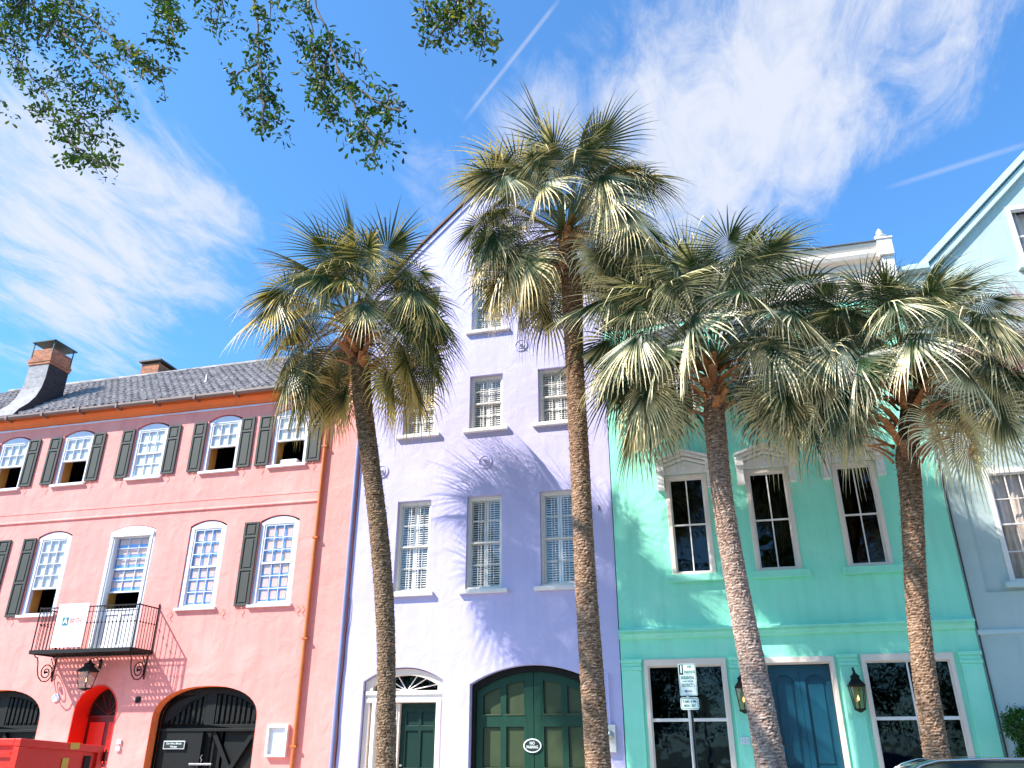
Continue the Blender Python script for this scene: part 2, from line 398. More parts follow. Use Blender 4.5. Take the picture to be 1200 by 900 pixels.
b=MB(); b.plate([(PX0,0),(PX1,0),(PX1,11.62),(PX0,11.62)],0,.36,[[(p[0],max(p[1],.002)) for p in h] for h in holes])
wall=mk('wall',b,M['pink'],ph)
b=MB(); b.box(PX0,PX0+.3,.36,7.2,0,11.6); b.box(PX1-.3,PX1,.36,7.2,0,11.6); b.box(PX0,PX1,7.2,7.5,0,11.6)
# gable triangles
for x in (PX0,PX1-.3): b.prism([(-.0,11.6),(7.5,11.6),(3.6,14.62)],'x',x,x+.3)
mk('side_wall',b,M['pink'],ph)
b=MB(); b.box(PX0+.3,PX1-.3,2.6,2.7,.0,11.5)
for z in (4.0,8.1,11.5): b.box(PX0+.31,PX1-.31,.40,2.59,z-.1,z)
for x in (-23.4,-20.9,-18.2,-15.5,-13.1): b.box(x,x+.08,.40,2.59,.01,11.39)
mk('interior',b,M['inside'],ph)
# string course and small drip step
b=MB(); b.prism([(0.01,7.98),(-.04,8.0),(-.04,8.03),(0.01,8.07)],'x',PX0,-10.78); b.prism([(0.01,8.28),(-.012,8.29),(-.010,8.34),(0.01,8.35)],'x',PX0,-10.8); mk('string_course',b,M['pink'],ph)
# coral cornice band and ragged whitish line under the eave
b=MB(); b.prism([(.01,11.27),(-.05,11.29),(-.07,11.38),(-.16,11.5),(-.17,11.61),(.01,11.61)],'x',PX0,-10.95); mk('cornice',b,M['coral'],ph)
rng=random.Random(3); b=MB(); x=PX0; pts=[]
while x<-11.0:
    L_=rng.uniform(.15,.9); t=rng.uniform(.015,.045)
    b.box(x,min(x+L_,-10.96),-.04,.005,11.225-t*.5+rng.uniform(-.008,.008),11.235+t*.5)
    x+=L_
mk('whitish_line',b,M['lilacwhite'],ph)
# raised party parapet beside the purple house
b=MB(); b.box(-10.95,PX1+.0,-.02,.34,11.621,11.95); mk('parapet',b,M['coral'],ph,bevel=.01)
# tiled roof: rolls across, lapped courses up the slope
def tile_roof(x0,x1,y0,z0,y1,z1,per=.27,course=.36):
    mb=MB(); sl=V((0,y1-y0,z1-z0)); n=int(sl.length/course); d=sl.normalized(); nrm=V((0,-d.z,d.y))
    nx=int((x1-x0)/per)*6; cols=nx+1; rows=[]
    rg=random.Random(5)
    for r in range(n):
        for e in (0,1):
            s=(r+e)*course; lift=.045*(1-e)+.005
            rows.append((s,lift,r))
    off=[[rg.uniform(-.012,.012) for _ in range(nx//6+2)] for _ in range(n)]
    for s,lift,r in rows:
        for i in range(cols):
            x=x0+(x1-x0)*i/nx; ph_=(i%6)/6*2*math.pi
            hgt=.05*max(-.5,math.sin(ph_))+lift+off[r][i//6]
            sag=-.03*math.sin((x-x0)/(x1-x0)*math.pi*3)
            p=V((x,y0,z0))+d*(s+off[r][i//6]*1.5)+nrm*(hgt+sag)
            mb.v.append(tuple(p))
    for k in range(len(rows)-1):
        for i in range(nx):
            a=k*cols+i; mb.f.append((a,a+1,a+cols+1,a+cols))
    return mb
def roofmat():
    m,nt,b=nodes('clay_roof_tile'); b.inputs['Roughness'].default_value=.85
    tc=N(nt,'ShaderNodeTexCoord'); vo=N(nt,'ShaderNodeTexVoronoi',Scale=3.4); L(nt,tc.outputs['Object'],vo.inputs['Vector'])
    nz=N(nt,'ShaderNodeTexNoise',Scale=14.0,Detail=6.0); L(nt,tc.outputs['Object'],nz.inputs['Vector'])
    cr=N(nt,'ShaderNodeValToRGB'); e=cr.color_ramp.elements; e[0].color=(.17,.145,.14,1); e[1].color=(.42,.365,.35,1); L(nt,vo.outputs['Color'],cr.inputs[0])
    mx=N(nt,'ShaderNodeMix',data_type='RGBA'); mx.inputs[7].default_value=(.15,.15,.14,1); r=N(nt,'ShaderNodeMapRange'); r.inputs[1].default_value=.5; r.inputs[2].default_value=.75; r.inputs[4].default_value=.8
    L(nt,nz.outputs['Fac'],r.inputs[0]); L(nt,r.outputs[0],mx.inputs[0]); L(nt,cr.outputs[0],mx.inputs[6]); L(nt,mx.outputs[2],b.inputs['Base Color'])
    return m
M['tile']=roofmat()
mb=tile_roof(PX0,-11.0,-.36,11.58,3.6,14.72); roof=mk('roof',mb,M['tile'],ph,smooth=False)
b=MB(); b.prism([(3.6,14.70),(7.7,11.5),(7.7,11.6),(3.6,14.80)],'x',PX0,-10.9); b.prism([(-.2,11.63),(3.6,14.58),(3.6,14.64),(-.26,11.67)],'x',PX0,-10.96); mk('roof_deck',b,M['slate'],roof)
b=MB(); b.tube([(PX0+.1,3.6,14.74),(-19,3.6,14.71),(-11.0,3.6,14.74)],.11,10); mk('ridge_tiles',b,M['tile'],roof)
b=MB(); b.lathe([(.09,0),(.05,.08),(.035,.1),(.035,.32)],(-16.2,1.3,12.88),10); mk('vent_pipe',b,M['galv'],roof,smooth=True)
# gutter with brackets
b=MB()
prof=[(-.30,11.62),(-.44,11.62),(-.44,11.56),(-.40,11.51),(-.34,11.51),(-.30,11.55)]
b.prism(prof,'x',PX0,-10.95)
g=mk('gutter',b,M['gutter'],ph)
x=PX0+.6
while x<-11.2:
    b=MB(); b.box(x,x+.06,-.455,-.16,11.47,11.505); b.box(x,x+.06,-.46,-.445,11.47,11.63); x+=1.42
    mk('gutter_bracket',b,M['gutter'],g)
b=MB(); b.tube([(-11.0,-.36,11.52),(-10.82,-.34,11.45),(-10.74,-.12,11.3),(-10.73,-.08,11.15),(-10.73,-.08,7.0),(-10.73,-.08,0.05)],.055,12)
for z in (9.6,6.9,4.2,1.6): b.box(-10.81,-10.65,-.145,0.0,z,z+.05)
mk('downpipe',b,M['pipe'],ph,smooth=False)
# top storey windows
for i,c in enumerate(TOPW):
    st='closed' if abs(c+16.84)<.01 else 'open'
    pink_window(ph,c,9.19,1.14,1.63,.16,st,casing=.10,recess=.07,label=('closed window with pale curtain' if st=='closed' else None))
    for s in (-1,1):
        add_shutter(ph,c-.62-.455 if s<0 else c+.60,9.22,1.60,.455,[.72],s)
b=MB(); b.box(-12.3,-11.75,.16,.45,9.25,9.42); mk('window_box',b,M['white'],ph,bevel=.01)
# second storey windows
for c,w in P2W:
    if abs(c+16.8)<.01:
        # tall balcony window over a white jib door
        x0,x1=c-w/2,c+w/2; b=MB(); ix0,ix1=x0+.17,x1-.17
        b.plate(segarch(x0,x1,4.06,7.5,7.66),.0,.2,[rect(ix0,ix1,4.09,7.36)]); fr=mk('window',b,M['white'],ph,bevel=.008,label='tall balcony window with blue masked panes over a white door')
        b=MB(); b.plate(segarch(x0+.03,x1-.03,7.35,7.46,7.60),-.04,-.001); b.box(x0+.06,x0+.12,-.025,-.001,4.2,7.34); b.box(x1-.12,x1-.06,-.025,-.001,4.2,7.34); mk('casing',b,M['white'],fr,bevel=.006)
        u,_=sash_mb(ix0,ix1,6.38,7.36,3,3,.12,.15); mk('sash',u,M['white'],fr)
        u,_=sash_mb(ix0,ix1,5.72,6.44,3,2,.15,.18); mk('sash',u,M['white'],fr)
        pane(ix0,ix1,6.4,7.33,.12,fr); pane(ix0,ix1,5.74,6.4,.17,fr)
        f=MB(); f.box(ix0,ix1,.195,.20,5.76,7.36); mk('masking_film',f,M['tape'],fr)
        f=MB(); zz=[5.80,6.10,6.47,6.77,7.07]
        for z in zz:
            for k in range(3): a=ix0+.06+.37*k; f.box(a,a+.345,.185,.1945,z+.075,z+.235)
        mk('peach_panel',f,M['board'],fr)
        f=MB(); f.plate(rect(ix0,ix1,4.09,5.2),.10,.15,[rect(ix0+.12,c-.06,4.25,5.08),rect(c+.06,ix1-.12,4.25,5.08)]); f.box(ix0+.1,ix1-.1,.125,.14,4.2,5.1); mk('jib_door',f,M['white'],fr,bevel=.008)
        f=MB(); f.box(ix0,ix1,.09,.17,5.2,5.25); mk('rail',f,M['white'],fr)
        f=MB(); f.box(ix0-.02,ix0+.02,.21,.5,5.2,7.3); mk('inner_jamb',f,M['ochre'],fr)
        continue
    if c<-22: st='closed'; pink_window(ph,c,5.17,w-.03,2.32,.16,'closed',3,3,3,casing=.14)
    elif c<-19: pink_window(ph,c,5.17,w-.03,2.32,.16,'open',4,3,2,casing=.14,label='window with its lower sash open')
    else: pink_window(ph,c,5.17,w-.03,2.32,.16,'closed',3,3,3,casing=.13,film=('squares',5.22,6),label='window with blue masked panes')
for x in (-20.71,-18.93+.0,-21.66,-23.5): 
    if x==-18.93: continue
    add_shutter(ph,x,5.13,2.36,.47,[.42,.82],1)
add_shutter(ph,-13.04,5.15,2.36,.47,[.42,.82],1)
# shutter dogs left on the wall where a shutter is missing
b=MB()
for x in (-15.05,-13.38,-11.1,-10.95):
    pts=[(x+.045*math.sin(t*1.1),-.03-.006*t,5.1-.03*t) for t in range(7)]; b.tube(pts,.009,6)
mk('shutter_dog',b,M['pipe'],ph)
# doors on the street: painted reveals
def reveal(poly,mat,y0,y1,t,name='reveal'):
    b=MB(); n=len(poly)
    cx=sum(p[0] for p in poly)/n; cz=sum(p[1] for p in poly)/n
    inner=[]
    for (x,z) in poly:
        dx,dz=cx-x,cz-z; l=math.hypot(dx,dz); inner.append((x+dx/l*t,max(.003,z+dz/l*t)))
    b.plate([(p[0],max(.003,p[1])) for p in poly],y0,y1,[inner]); return mk(name,b,mat,ph)
reveal(arch(-15.063,-11.917,0.0,2.30,3.103,p=2.25),M['coral'],.004,.42,.012)
reveal(arch(-21.823,-18.657,0.0,2.30,3.103,p=2.25),M['coral'],.004,.42,.012)
reveal(arch(-17.583,-16.197,0.0,2.48,3.183),M['red'],-.012,.62,.03)
def carriage_gate(x0,x1,label):
    g=MB(); cx=(x0+x1)/2
    # back boarding
    out=arch(x0+.0,x1-.0,0.02,2.30,3.07,p=2.25)
    g.plate(out,.40,.44); root=mk('gate',g,M['black'],ph,label=label)
    f=MB(); inner=arch(x0+.17,x1-.17,2.16,2.28,2.92,p=2.25)
    f.plate(out,.27,.37,[[(x0+.17,.1),(cx-.13,.1),(cx-.13,2.0),(x0+.17,2.0)],[(cx+.13,.1),(x1-.17,.1),(x1-.17,2.0),(cx+.13,2.0)],
        [p for p in inner if p[0]<=cx-.15]+[(cx-.15,2.92),(cx-.15,2.16)],[(cx+.15,2.16)]+[p for p in inner if p[0]>=cx+.15]+[(cx+.15,2.92)]])
    f.box(x0+.02,x1-.02,.24,.269,1.99,2.06)
    mk('gate_frame',f,M['black'],root,bevel=.01)
    s=MB(); 
    for sgn in (-1,1):
        for k in range(8):
            x=cx+sgn*(.21+.155*k); u=min(1,abs(x-cx)/(x1-cx-.12)); zt=2.2+.70*(1-u**2.3)**(1/2.2)
            s.box(x-.045,x+.045,.29,.33,2.17,zt)
            s.lathe([(.02,0),(.02,.03)],(x,.29,2.22),8,'y')
    mk('fan_slats',s,M['black'],root,bevel=.006)
    x_=MB()
    for sgn in (-1,1):
        a0=cx+sgn*.16; a1=cx+sgn*(x1-cx-.18)
        for (p,q) in (((a0,1.98),(a1,.15)),((a1,1.98),(a0,.15))):
            d=V((q[0]-p[0],0,q[1]-p[1])).normalized(); nn=V((-d.z,0,d.x))*.06
            off=0 if p[0]==a0 else .002
            P=[V((p[0],0,p[1]))+nn,V((q[0],0,q[1]))+nn,V((q[0],0,q[1]))-nn,V((p[0],0,p[1]))-nn]
            x_.plate([(v.x,v.z) for v in P],.30-off,.38+off)
    mk('cross_brace',x_,M['black'],root,bevel=.008)
    h=MB(); h.box(cx-.33,cx+.33,.14,.19,1.18,1.225); h.box(cx-.3,cx-.26,.18,.28,1.18,1.22); h.box(cx+.26,cx+.3,.18,.28,1.18,1.22); mk('handle',h,M['galv'],root,bevel=.006)
    k=MB(); k.tube([(cx,.2,1.42),(cx-.02,.16,1.36),(cx+.03,.16,1.31),(cx,.18,1.26)],.012,6); mk('latch',k,M['galv'],root)
    return root
carriage_gate(-15.03,-11.95,'black arched carriage gate with a small white lettered sign')
carriage_gate(-21.79,-18.69,'black arched carriage gate behind the red container')
b=MB(); b.plate(arch(-17.56,-16.22,0.02,2.48,3.16),.58,.63); d=mk('door',b,M['darkred'],ph,label='deep red arched door in a red painted recess')
b=MB(); b.plate([(-17.5,2.42)]+[p for p in arch(-17.5,-16.28,2.42,2.48,3.10)][1:],.55,.575,[]); mk('fanlight',b,M['black'],d)
b=MB(); b.box(-17.54,-16.24,.52,.575,2.36,2.415); 
for k in range(5):
    t=math.pi*(k+1)/6; b.tube([(-16.89,.54,2.42),(-16.89+.6*math.cos(t),.54,2.46+.6*math.sin(t))],.012,6)
mk('fanlight_bar',b,M['darkred'],d)
b=MB()
for (xa,xb) in ((-17.45,-16.95),(-16.83,-16.33)):
    for (za,zb) in ((.25,1.1),(1.2,2.25)):
        b.box(xa,xb,.555,.578,za,zb)
mk('door_panel',b,M['red'],d,bevel=.012)
# little fittings
b=MB(); b.box(-15.66,-15.5,-.02,.05,2.7,2.86); mk('air_vent',b,M['black'],ph,bevel=.004)
b=MB(); b.lathe([(.001,0.0),(.11,0.0),(.11,.03),(.08,.04),(.078,.025),(.04,.03),(.001,.03)],(-18.25,0,2.86),24,'y'); mk('wall_plaque',b,M['lilacwhite'],ph)
# balcony
bx0,bx1,bd=-18.66,-15.43,.85
b=MB()
for k in range(9): y=-.02-bd*k/8; b.box(bx0,bx1,y-.035,y+.0,4.0,4.03)
x=bx0
while x<bx1: b.box(x,x+.045,-bd-.02,-.0,3.985,3.9995); x+=.125
b.box(bx0-.01,bx1+.01,-bd-.06,-bd-.02,3.95,4.05); b.box(bx0-.04,bx0,-bd-.02,0,3.95,4.05); b.box(bx1,bx1+.04,-bd-.02,0,3.95,4.05); b.box(bx0,bx1,-.03,-.001,3.94,3.984)
b.box(-17.9,-16.0,-.6,-.3,4.031,4.045)
bal=mk('balcony',b,M['iron'],ph,label='wrought iron balcony with a grated floor')
b=MB()
def picket(x,y,lean=0):
    b.box(x-.007,x+.007,y-.007,y+.007,4.05,5.17); b.box(x-.018,x+.018,y-.018,y+.018,4.72,4.755)
x=bx0+.11
while x<bx1-.05: picket(x,-bd); x+=.118
y=-.10
while y>-bd+.05: picket(bx0,y); picket(bx1,y); y-=.118
b.box(bx0-.015,bx1+.015,-bd-.018,-bd+.018,5.165,5.195); b.box(bx0-.018,bx0+.018,-bd,0,5.165,5.195); b.box(bx1-.018,bx1+.018,-bd,0,5.165,5.195)
b.box(bx0,bx1,-bd-.008,-bd+.008,5.03,5.045)
for px,py in ((bx0,-bd),(bx1,-bd),(bx1,-.02),(bx0,-.02)): b.box(px-.013,px+.013,py-.013,py+.013,3.95,5.22)
b.lathe([(.008,0),(.03,.04),(.008,.09),(.001,.14)],(bx1,-.02,5.22),8)
mk('railing',b,M['iron'],bal)
for bxk in (bx0+.12,bx1-.1):
    b=MB()
    b.tube([(bxk,-.015,3.98),(bxk,-.015,3.3)],.018,6)
    pts=[(bxk,-.82,3.93),(bxk,-.78,3.88),(bxk,-.70,3.87),(bxk,-.64,3.75),(bxk,-.60,3.55),(bxk,-.52,3.38),(bxk,-.38,3.28),(bxk,-.22,3.28)]
    cy,cz=-.28,3.52
    for t in range(0,34):
        a=-math.pi*.45-t*.36*-1; r=.25*(1-t/40)
        pts.append((bxk,cy+r*math.cos(a),cz+r*math.sin(a)))
    b.tube(pts,.016,6); b.lathe([(.001,-.03),(.05,-.02),(.05,.02),(.001,.03)],(bxk,cy,cz),10)
    b.tube([(bxk,-.015,3.35),(bxk,-.08,3.5),(bxk,-.06,3.7),(bxk,-.2,3.9)],.012,6)
    mk('scroll_bracket',b,M['iron'],bal,smooth=True)

# banner on the balcony railing
t=thing('banner','white banner with a small teal square logo tied to the balcony railing','banner',(-17.6,-.88,4.1))
b=MB(); b.plate(rect(-18.02,-17.02,4.10,5.27),-.895,-.875)
mk('panel',b,M['banner'],t)
b=MB(); b.plate(rect(-17.80,-17.60,4.68,4.90),-.899,-.896); mk('logo',b,M['tealprint'],t)
text('A',-17.70,-.9,4.79,.15,M['banner'],t,'logo_letter',bold=.03)
text('BRTH',-17.37,-.902,4.80,.14,M['peachprint'],t,'lettering',width=.38,bold=.02)
b=MB(); b.box(-17.56,-17.2,-.902,-.896,4.695,4.705); b.box(-17.63,-17.43,-.902,-.896,4.335,4.35); b.box(-17.8,-17.26,-.902,-.896,4.27,4.283); mk('small_print',b,M['greyprint'],t)

def lantern(name,label,cx,cy,cz,h,w,arm,group=None,top_arm=True):
    """tapered four sided glass lantern; cz = bottom"""
    t=thing(name,label,'lantern',(cx,0,cz),group)
    b=MB(); w0,w1=w*.32,w*.5; zb,zt=cz+h*.06,cz+h*.60
    for sx in (-1,1):
        for sy in (-1,1): b.tube([(cx+sx*w0,cy+sy*w0,zb),(cx+sx*w1,cy+sy*w1,zt)],.011,6)
    for sy,sx in ((1,0),(-1,0),(0,1),(0,-1)):
        b.tube([(cx+(w0 if not sx else sx*w0)*(1),cy+(sy*w0 if sy else -w0),zb),(cx+(-w0 if not sx else sx*w0),cy+(sy*w0 if sy else w0),zb)],.012,6)
        b.tube([(cx+(w1 if not sx else sx*w1),cy+(sy*w1 if sy else -w1),zt),(cx+(-w1 if not sx else sx*w1),cy+(sy*w1 if sy else w1),zt)],.016,6)
    b.lathe([(.02,-.05),(w0*1.1,.0),(w0*1.3,.012),(w0*1.3,.02)],(cx,cy,zb-.02),12)
    mk('frame',b,M['iron'],t)
    g=MB(); i=0
    c0=[(cx-w0,cy-w0,zb),(cx+w0,cy-w0,zb),(cx+w0,cy+w0,zb),(cx-w0,cy+w0,zb)]; c1=[(cx-w1,cy-w1,zt),(cx+w1,cy-w1,zt),(cx+w1,cy+w1,zt),(cx-w1,cy+w1,zt)]
    for k in range(4): g.quad(c0[k],c0[(k+1)%4],c1[(k+1)%4],c1[k])
    mk('glazing',g,M['lampglass'],t)
    r=MB(); w2=w1*1.12
    def ring(w_,z): return [(cx-w_,cy-w_,z),(cx+w_,cy-w_,z),(cx+w_,cy+w_,z),(cx-w_,cy+w_,z)]
    prof=[(w2,zt),(w2,zt+.02),(w1*.55,zt+h*.16),(w1*.55,zt+h*.22),(w1*.62,zt+h*.23),(w1*.2,zt+h*.30),(w1*.12,zt+h*.38)]
    base=len(r.v)
    for w_,z in prof: r.v+=ring(w_,z)
    for k in range(len(prof)-1):
        for j in range(4): a=k*4+j; c=k*4+(j+1)%4; r.f.append((a,c,c+4,a+4))
    r.f.append((3,2,1,0)); e=(len(prof)-1)*4; r.f.append((e,e+1,e+2,e+3))
    mk('roof_cap',r,M['iron'],t)
    f=MB(); f.lathe([(.012,0),(.012,h*.18)],(cx,cy,zb+.01),8); mk('burner',f,M['iron'],t)
    f=MB(); f.lathe([(.004,0),(.018,.02),(.02,.04),(.01,.08),(.001,.11)],(cx,cy,zb+h*.2),8); mk('flame',f,M['flame'],t,smooth=True)
    a=MB()
    ztop=cz+h
    a.tube([(cx,cy,zt+h*.36),(cx,cy,ztop-.02),(cx,cy+.02,ztop+.02),(cx,(cy)*.5,ztop+arm),(cx,-.03,ztop-.02),(cx,-.02,ztop-.12)],.013,6)
    a.box(cx-.04,cx+.04,-.03,-.0,ztop-.22,ztop+.04); mk('arm',a,M['iron'],t)
    return t
lantern('wall_lantern','black iron lantern hanging under the balcony above the red arched door',-17.02,-.42,3.02,.80,.36,.06)
# street notices on the pink house
t=thing('garage_sign','small black sign with white border on the black gate left leaf','sign',(-14.35,.26,1.6))
b=MB(); b.box(-14.72,-14.08,.215,.235,1.56,1.76); mk('plate',b,M['signwhite'],t,bevel=.003)
b=MB(); b.box(-14.70,-14.10,.209,.214,1.58,1.74); mk('face',b,M['signblack'],t)
text('Do Not Block',-14.40,.207,1.695,.05,M['signwhite'],t,width=.46,bold=.02); text('Garage',-14.40,.207,1.62,.05,M['signwhite'],t,bold=.02)
t=thing('notice_board','white framed notice case on the pink wall beside the rust coloured downpipe','notice board',(-11.23,0,1.38))
b=MB(); b.plate(rect(-11.52,-10.94,1.38,2.14),-.11,-.0,[rect(-11.46,-11.0,1.44,2.06)]); mk('frame',b,M['creamwhite'],t,bevel=.008)
b=MB(); b.box(-11.459,-11.001,-.03,-.01,1.441,2.059); mk('backing',b,M['white'],t)
b=MB(); b.box(-11.41,-11.04,-.034,-.031,1.50,1.93); mk('paper',b,M['banner'],t)
b=MB()
for k in range(9): b.box(-11.37,-11.08-.03*(k%3),-.037,-.035,1.86-.038*k,1.868-.038*k)
mk('print_lines',b,M['greyprint'],t)
for dz,lb in ((0,'upper of two small white wall boxes between the red door and black gate'),(-.17,'lower of two small white wall boxes between the red door and black gate')):
    b=MB(); b.box(-15.97,-15.85,-.05,-.001,1.68+dz,1.79+dz); o=mk('utility_box',b,M['white'],bevel=.008); tag(o,lb,'utility box','small white boxes by the red door')

# ================================================================== LAVENDER HOUSE
LX0,LX1=-9.59,-2.44
lh=thing('lavender_house','tall lavender rendered house with a steep gable, louvred windows and green garage doors','house',(-6,0,0))
C=[-7.87,-5.86,-3.85]
holes=[]
spec=[]
for c in C:
    for (z0,z1) in ((5.30,7.80),(9.74,11.41),(12.88,14.6)):
        holes.append(rect(c-.49,c+.49,z0,z1)); spec.append((c,z0,z1))
holes.append(segarch(-9.0,-6.87,.002,3.13,3.45)); holes.append(segarch(-6.17,-3.07,.002,3.02,3.44))
b=MB(); b.plate([(LX0,0),(LX1,0),(LX1,14.66),(-6.03,18.22),(LX0,14.66)],-.01,.36,holes); mk('wall',b,M['lav'],lh)
b=MB(); b.box(LX0,LX0+.3,.36,9,0,14.6); b.box(LX1-.3,LX1,.36,9,0,14.6); b.plate([(LX0,0),(LX1,0),(LX1,14.6),(-6.03,18.1),(LX0,14.6)],9,9.3); mk('side_wall',b,M['lav'],lh)
b=MB(); b.box(LX0+.3,LX1-.3,2.6,2.7,.0,14.5)
for z in (4.2,8.6,12.3,15.0): b.box(LX0+.31,LX1-.31,.40,2.59,z-.1,z)
for x in (-6.9,-4.9): b.box(x,x+.08,.41,2.59,4.25,14.8)
mk('interior',b,M['inside'],lh)
b=MB()
for sx in (-1,1):
    a=V((-6.03,0,18.25)); e=V((LX0-.05 if sx<0 else LX1+.05,0,14.68)); 
    d=(e-a).normalized(); n=V((-d.z,0,d.x))*(1 if sx>0 else -1)
    n=n if n.z>0 else -n
    P=[a,e,e+n*.07,V((-6.03,0,18.25+.1))]
    b.plate([(p.x,p.z) for p in P],-.10,.45)
mk('coping',b,M['brownred'],lh)
b=MB()
for sx in (-1,1):
    e=(LX0 if sx<0 else LX1)
    b.plate([(-6.03,18.21),(e,14.65),(e,14.45),(-6.03,18.01)],-.05,-.0105)
mk('raking_band',b,M['lav'],lh,bevel=.01)
b=MB()
for sx in (-1,1):
    e=(LX0-.03 if sx<0 else LX1+.03)
    b.plate([(-6.03,18.2),(e,14.6),(e,14.54),(-6.03,18.14)],.451,9.35)
mk('roof',b,M['slate'],lh)
def louver_window(c,z0,z1,deep=.09,sunny=True):
    x0,x1=c-.49,c+.49; b=MB()
    b.plate(rect(x0,x1,z0,z1),deep,deep+.10,[rect(x0+.07,x1-.06,z0+.06,z1-.07)]); fr=mk('window',b,M['beige'],lh,bevel=.006)
    s=MB(); s.box(x0-.16,x1+.17,-.12,deep,z0-.10,z0+.0); mk('sill',s,M['creamwhite'],fr,bevel=.008)
    s=MB(); s.box(x0+.001,x1-.001,deep-.06,deep+.001,z0+.0005,z0+.07); mk('inner_sill',s,M['creamwhite'],fr,bevel=.006)
    zm=(z0+z1)/2; ix0,ix1=x0+.07,x1-.06
    u,_=sash_mb(ix0,ix1,zm-.02,z1-.07,3,2,deep+.03,deep+.06,.04,.014); mk('sash',u,M['beige'],fr)
    u,_=sash_mb(ix0,ix1,z0+.06,zm+.02,3,2,deep+.065,deep+.095,.045,.014); mk('sash',u,M['beige'],fr)
    pane(ix0,ix1,zm,z1-.1,deep+.045,fr); pane(ix0,ix1,z0+.09,zm,deep+.08,fr)
    lv=MB(); tilt=R(50); n=int((z1-z0-.2)/.062)
    for (a,e) in ((ix0,c-.005),(c+.005,ix1)):
        lv.plate(rect(a,e,z0+.07,z1-.08),deep+.118,deep+.145,[rect(a+.055,e-.055,z0+.13,zm-.03),rect(a+.055,e-.055,zm+.03,z1-.14)])
        for k in range(n):
            z=z0+.15+k*.062
            if z>z1-.15 or abs(z-zm)<.035: continue
            dy=.036*math.cos(tilt); dz=(.036 if z0>9 else .024)*math.sin(tilt); yc=deep+.132
            i=len(lv.v); th=.004
            lv.v+=[(a+.05,yc-dy,z-dz-th),(e-.05,yc-dy,z-dz-th),(e-.05,yc-dy,z-dz+th),(a+.05,yc-dy,z-dz+th),(a+.05,yc+dy,z+dz-th),(e-.05,yc+dy,z+dz-th),(e-.05,yc+dy,z+dz+th),(a+.05,yc+dy,z+dz+th)]
            lv.f+=[(i,i+1,i+2,i+3),(i+3,i+2,i+6,i+7),(i+1,i,i+4,i+5),(i+5,i+4,i+7,i+6)]
        m_=(a+e)/2; lv.box(m_-.008,m_+.008,deep+.100,deep+.108,z0+.14,z1-.14)
    mk('louvred_shutter',lv,M['louver'],fr)
for s in spec: louver_window(*s)
# arched doorway with fanlight
X0,X1=-8.98,-6.89; cx=(X0+X1)/2
b=MB(); b.plate(segarch(X0,X1,.004,3.12,3.43),.10,.34,[rect(-8.84,-7.04,.02,2.62),segarch(X0+.2,X1-.15,2.90,3.02,3.27)])
fr=mk('doorway',b,M['cream'],lh,bevel=.008,label='arched cream doorway with fanlight and lattice sidelights')
b=MB(); b.box(X0+.03,X1-.02,.04,.22,2.80,2.89); b.box(X0+.05,X1-.03,.06,.2,2.63,2.72); b.box(X0+.06,X1-.04,.085,.2,2.72,2.80); b.box(-8.76,-8.66,.07,.2,.03,2.63); b.box(-7.05,-6.93,.05,.2,.03,2.63); mk('entablature',b,M['creamwhite'],fr,bevel=.008)
b=MB(); b.plate(segarch(X0+.2,X1-.15,2.90,3.02,3.27),.27,.28); mk('fanlight_glass',b,M['glassdark'],fr)
b=MB(); hx=cx+.03
for a in (20,50,75,105,130,160):
    t=R(a); b.tube([(hx,.25,2.9),(hx+.9*math.cos(t)*1.1,.25,2.9+min(.4*math.sin(t)*1.25,.36))],.014,6)
mk('fanlight_bar',b,M['creamwhite'],fr)
b=MB(); b.plate(rect(-8.06,-7.05,.02,2.61),.30,.335,[rect(-7.9,-7.58,2.1,2.42),rect(-7.5,-7.19,2.1,2.42),rect(-7.9,-7.58,1.15,1.98),rect(-7.5,-7.19,1.15,1.98),rect(-7.9,-7.58,.2,1.0),rect(-7.5,-7.19,.2,1.0)]); 
b.box(-8.06,-7.05,.336,.36,.02,2.61)
dr=mk('door',b,M['greendoor'],fr,bevel=.008,label='bottle green panelled front door')
b=MB(); b.plate(rect(-8.12,-8.055,.02,2.61),.2,.34); mk('door_post',b,M['cream'],fr,bevel=.006)
b=MB(); b.plate(rect(-8.66,-8.12,.02,2.61),.18,.32,[rect(-8.53,-8.22,.6,1.5),rect(-8.53,-8.22,1.58,2.45)]); mk('sidelight',b,M['cream'],fr)
b=MB(); 
for z in (.62,1.05,1.6,2.03):
    b.tube([(-8.53,.24,z),(-8.22,.24,z+.42)],.012,6); b.tube([(-8.22,.24,z),(-8.53,.24,z+.42)],.012,6)
mk('lattice',b,M['creamwhite'],fr)
b=MB(); b.box(-8.55,-8.2,.27,.275,.58,2.48); mk('sidelight_glass',b,M['glassdark'],fr)
b=MB(); b.lathe([(.001,-.005),(.03,0),(.035,.02),(.02,.04),(.001,.045)],(-8.0,.3,1.2),10,'y'); mk('door_knob',b,M['chrome'],dr)
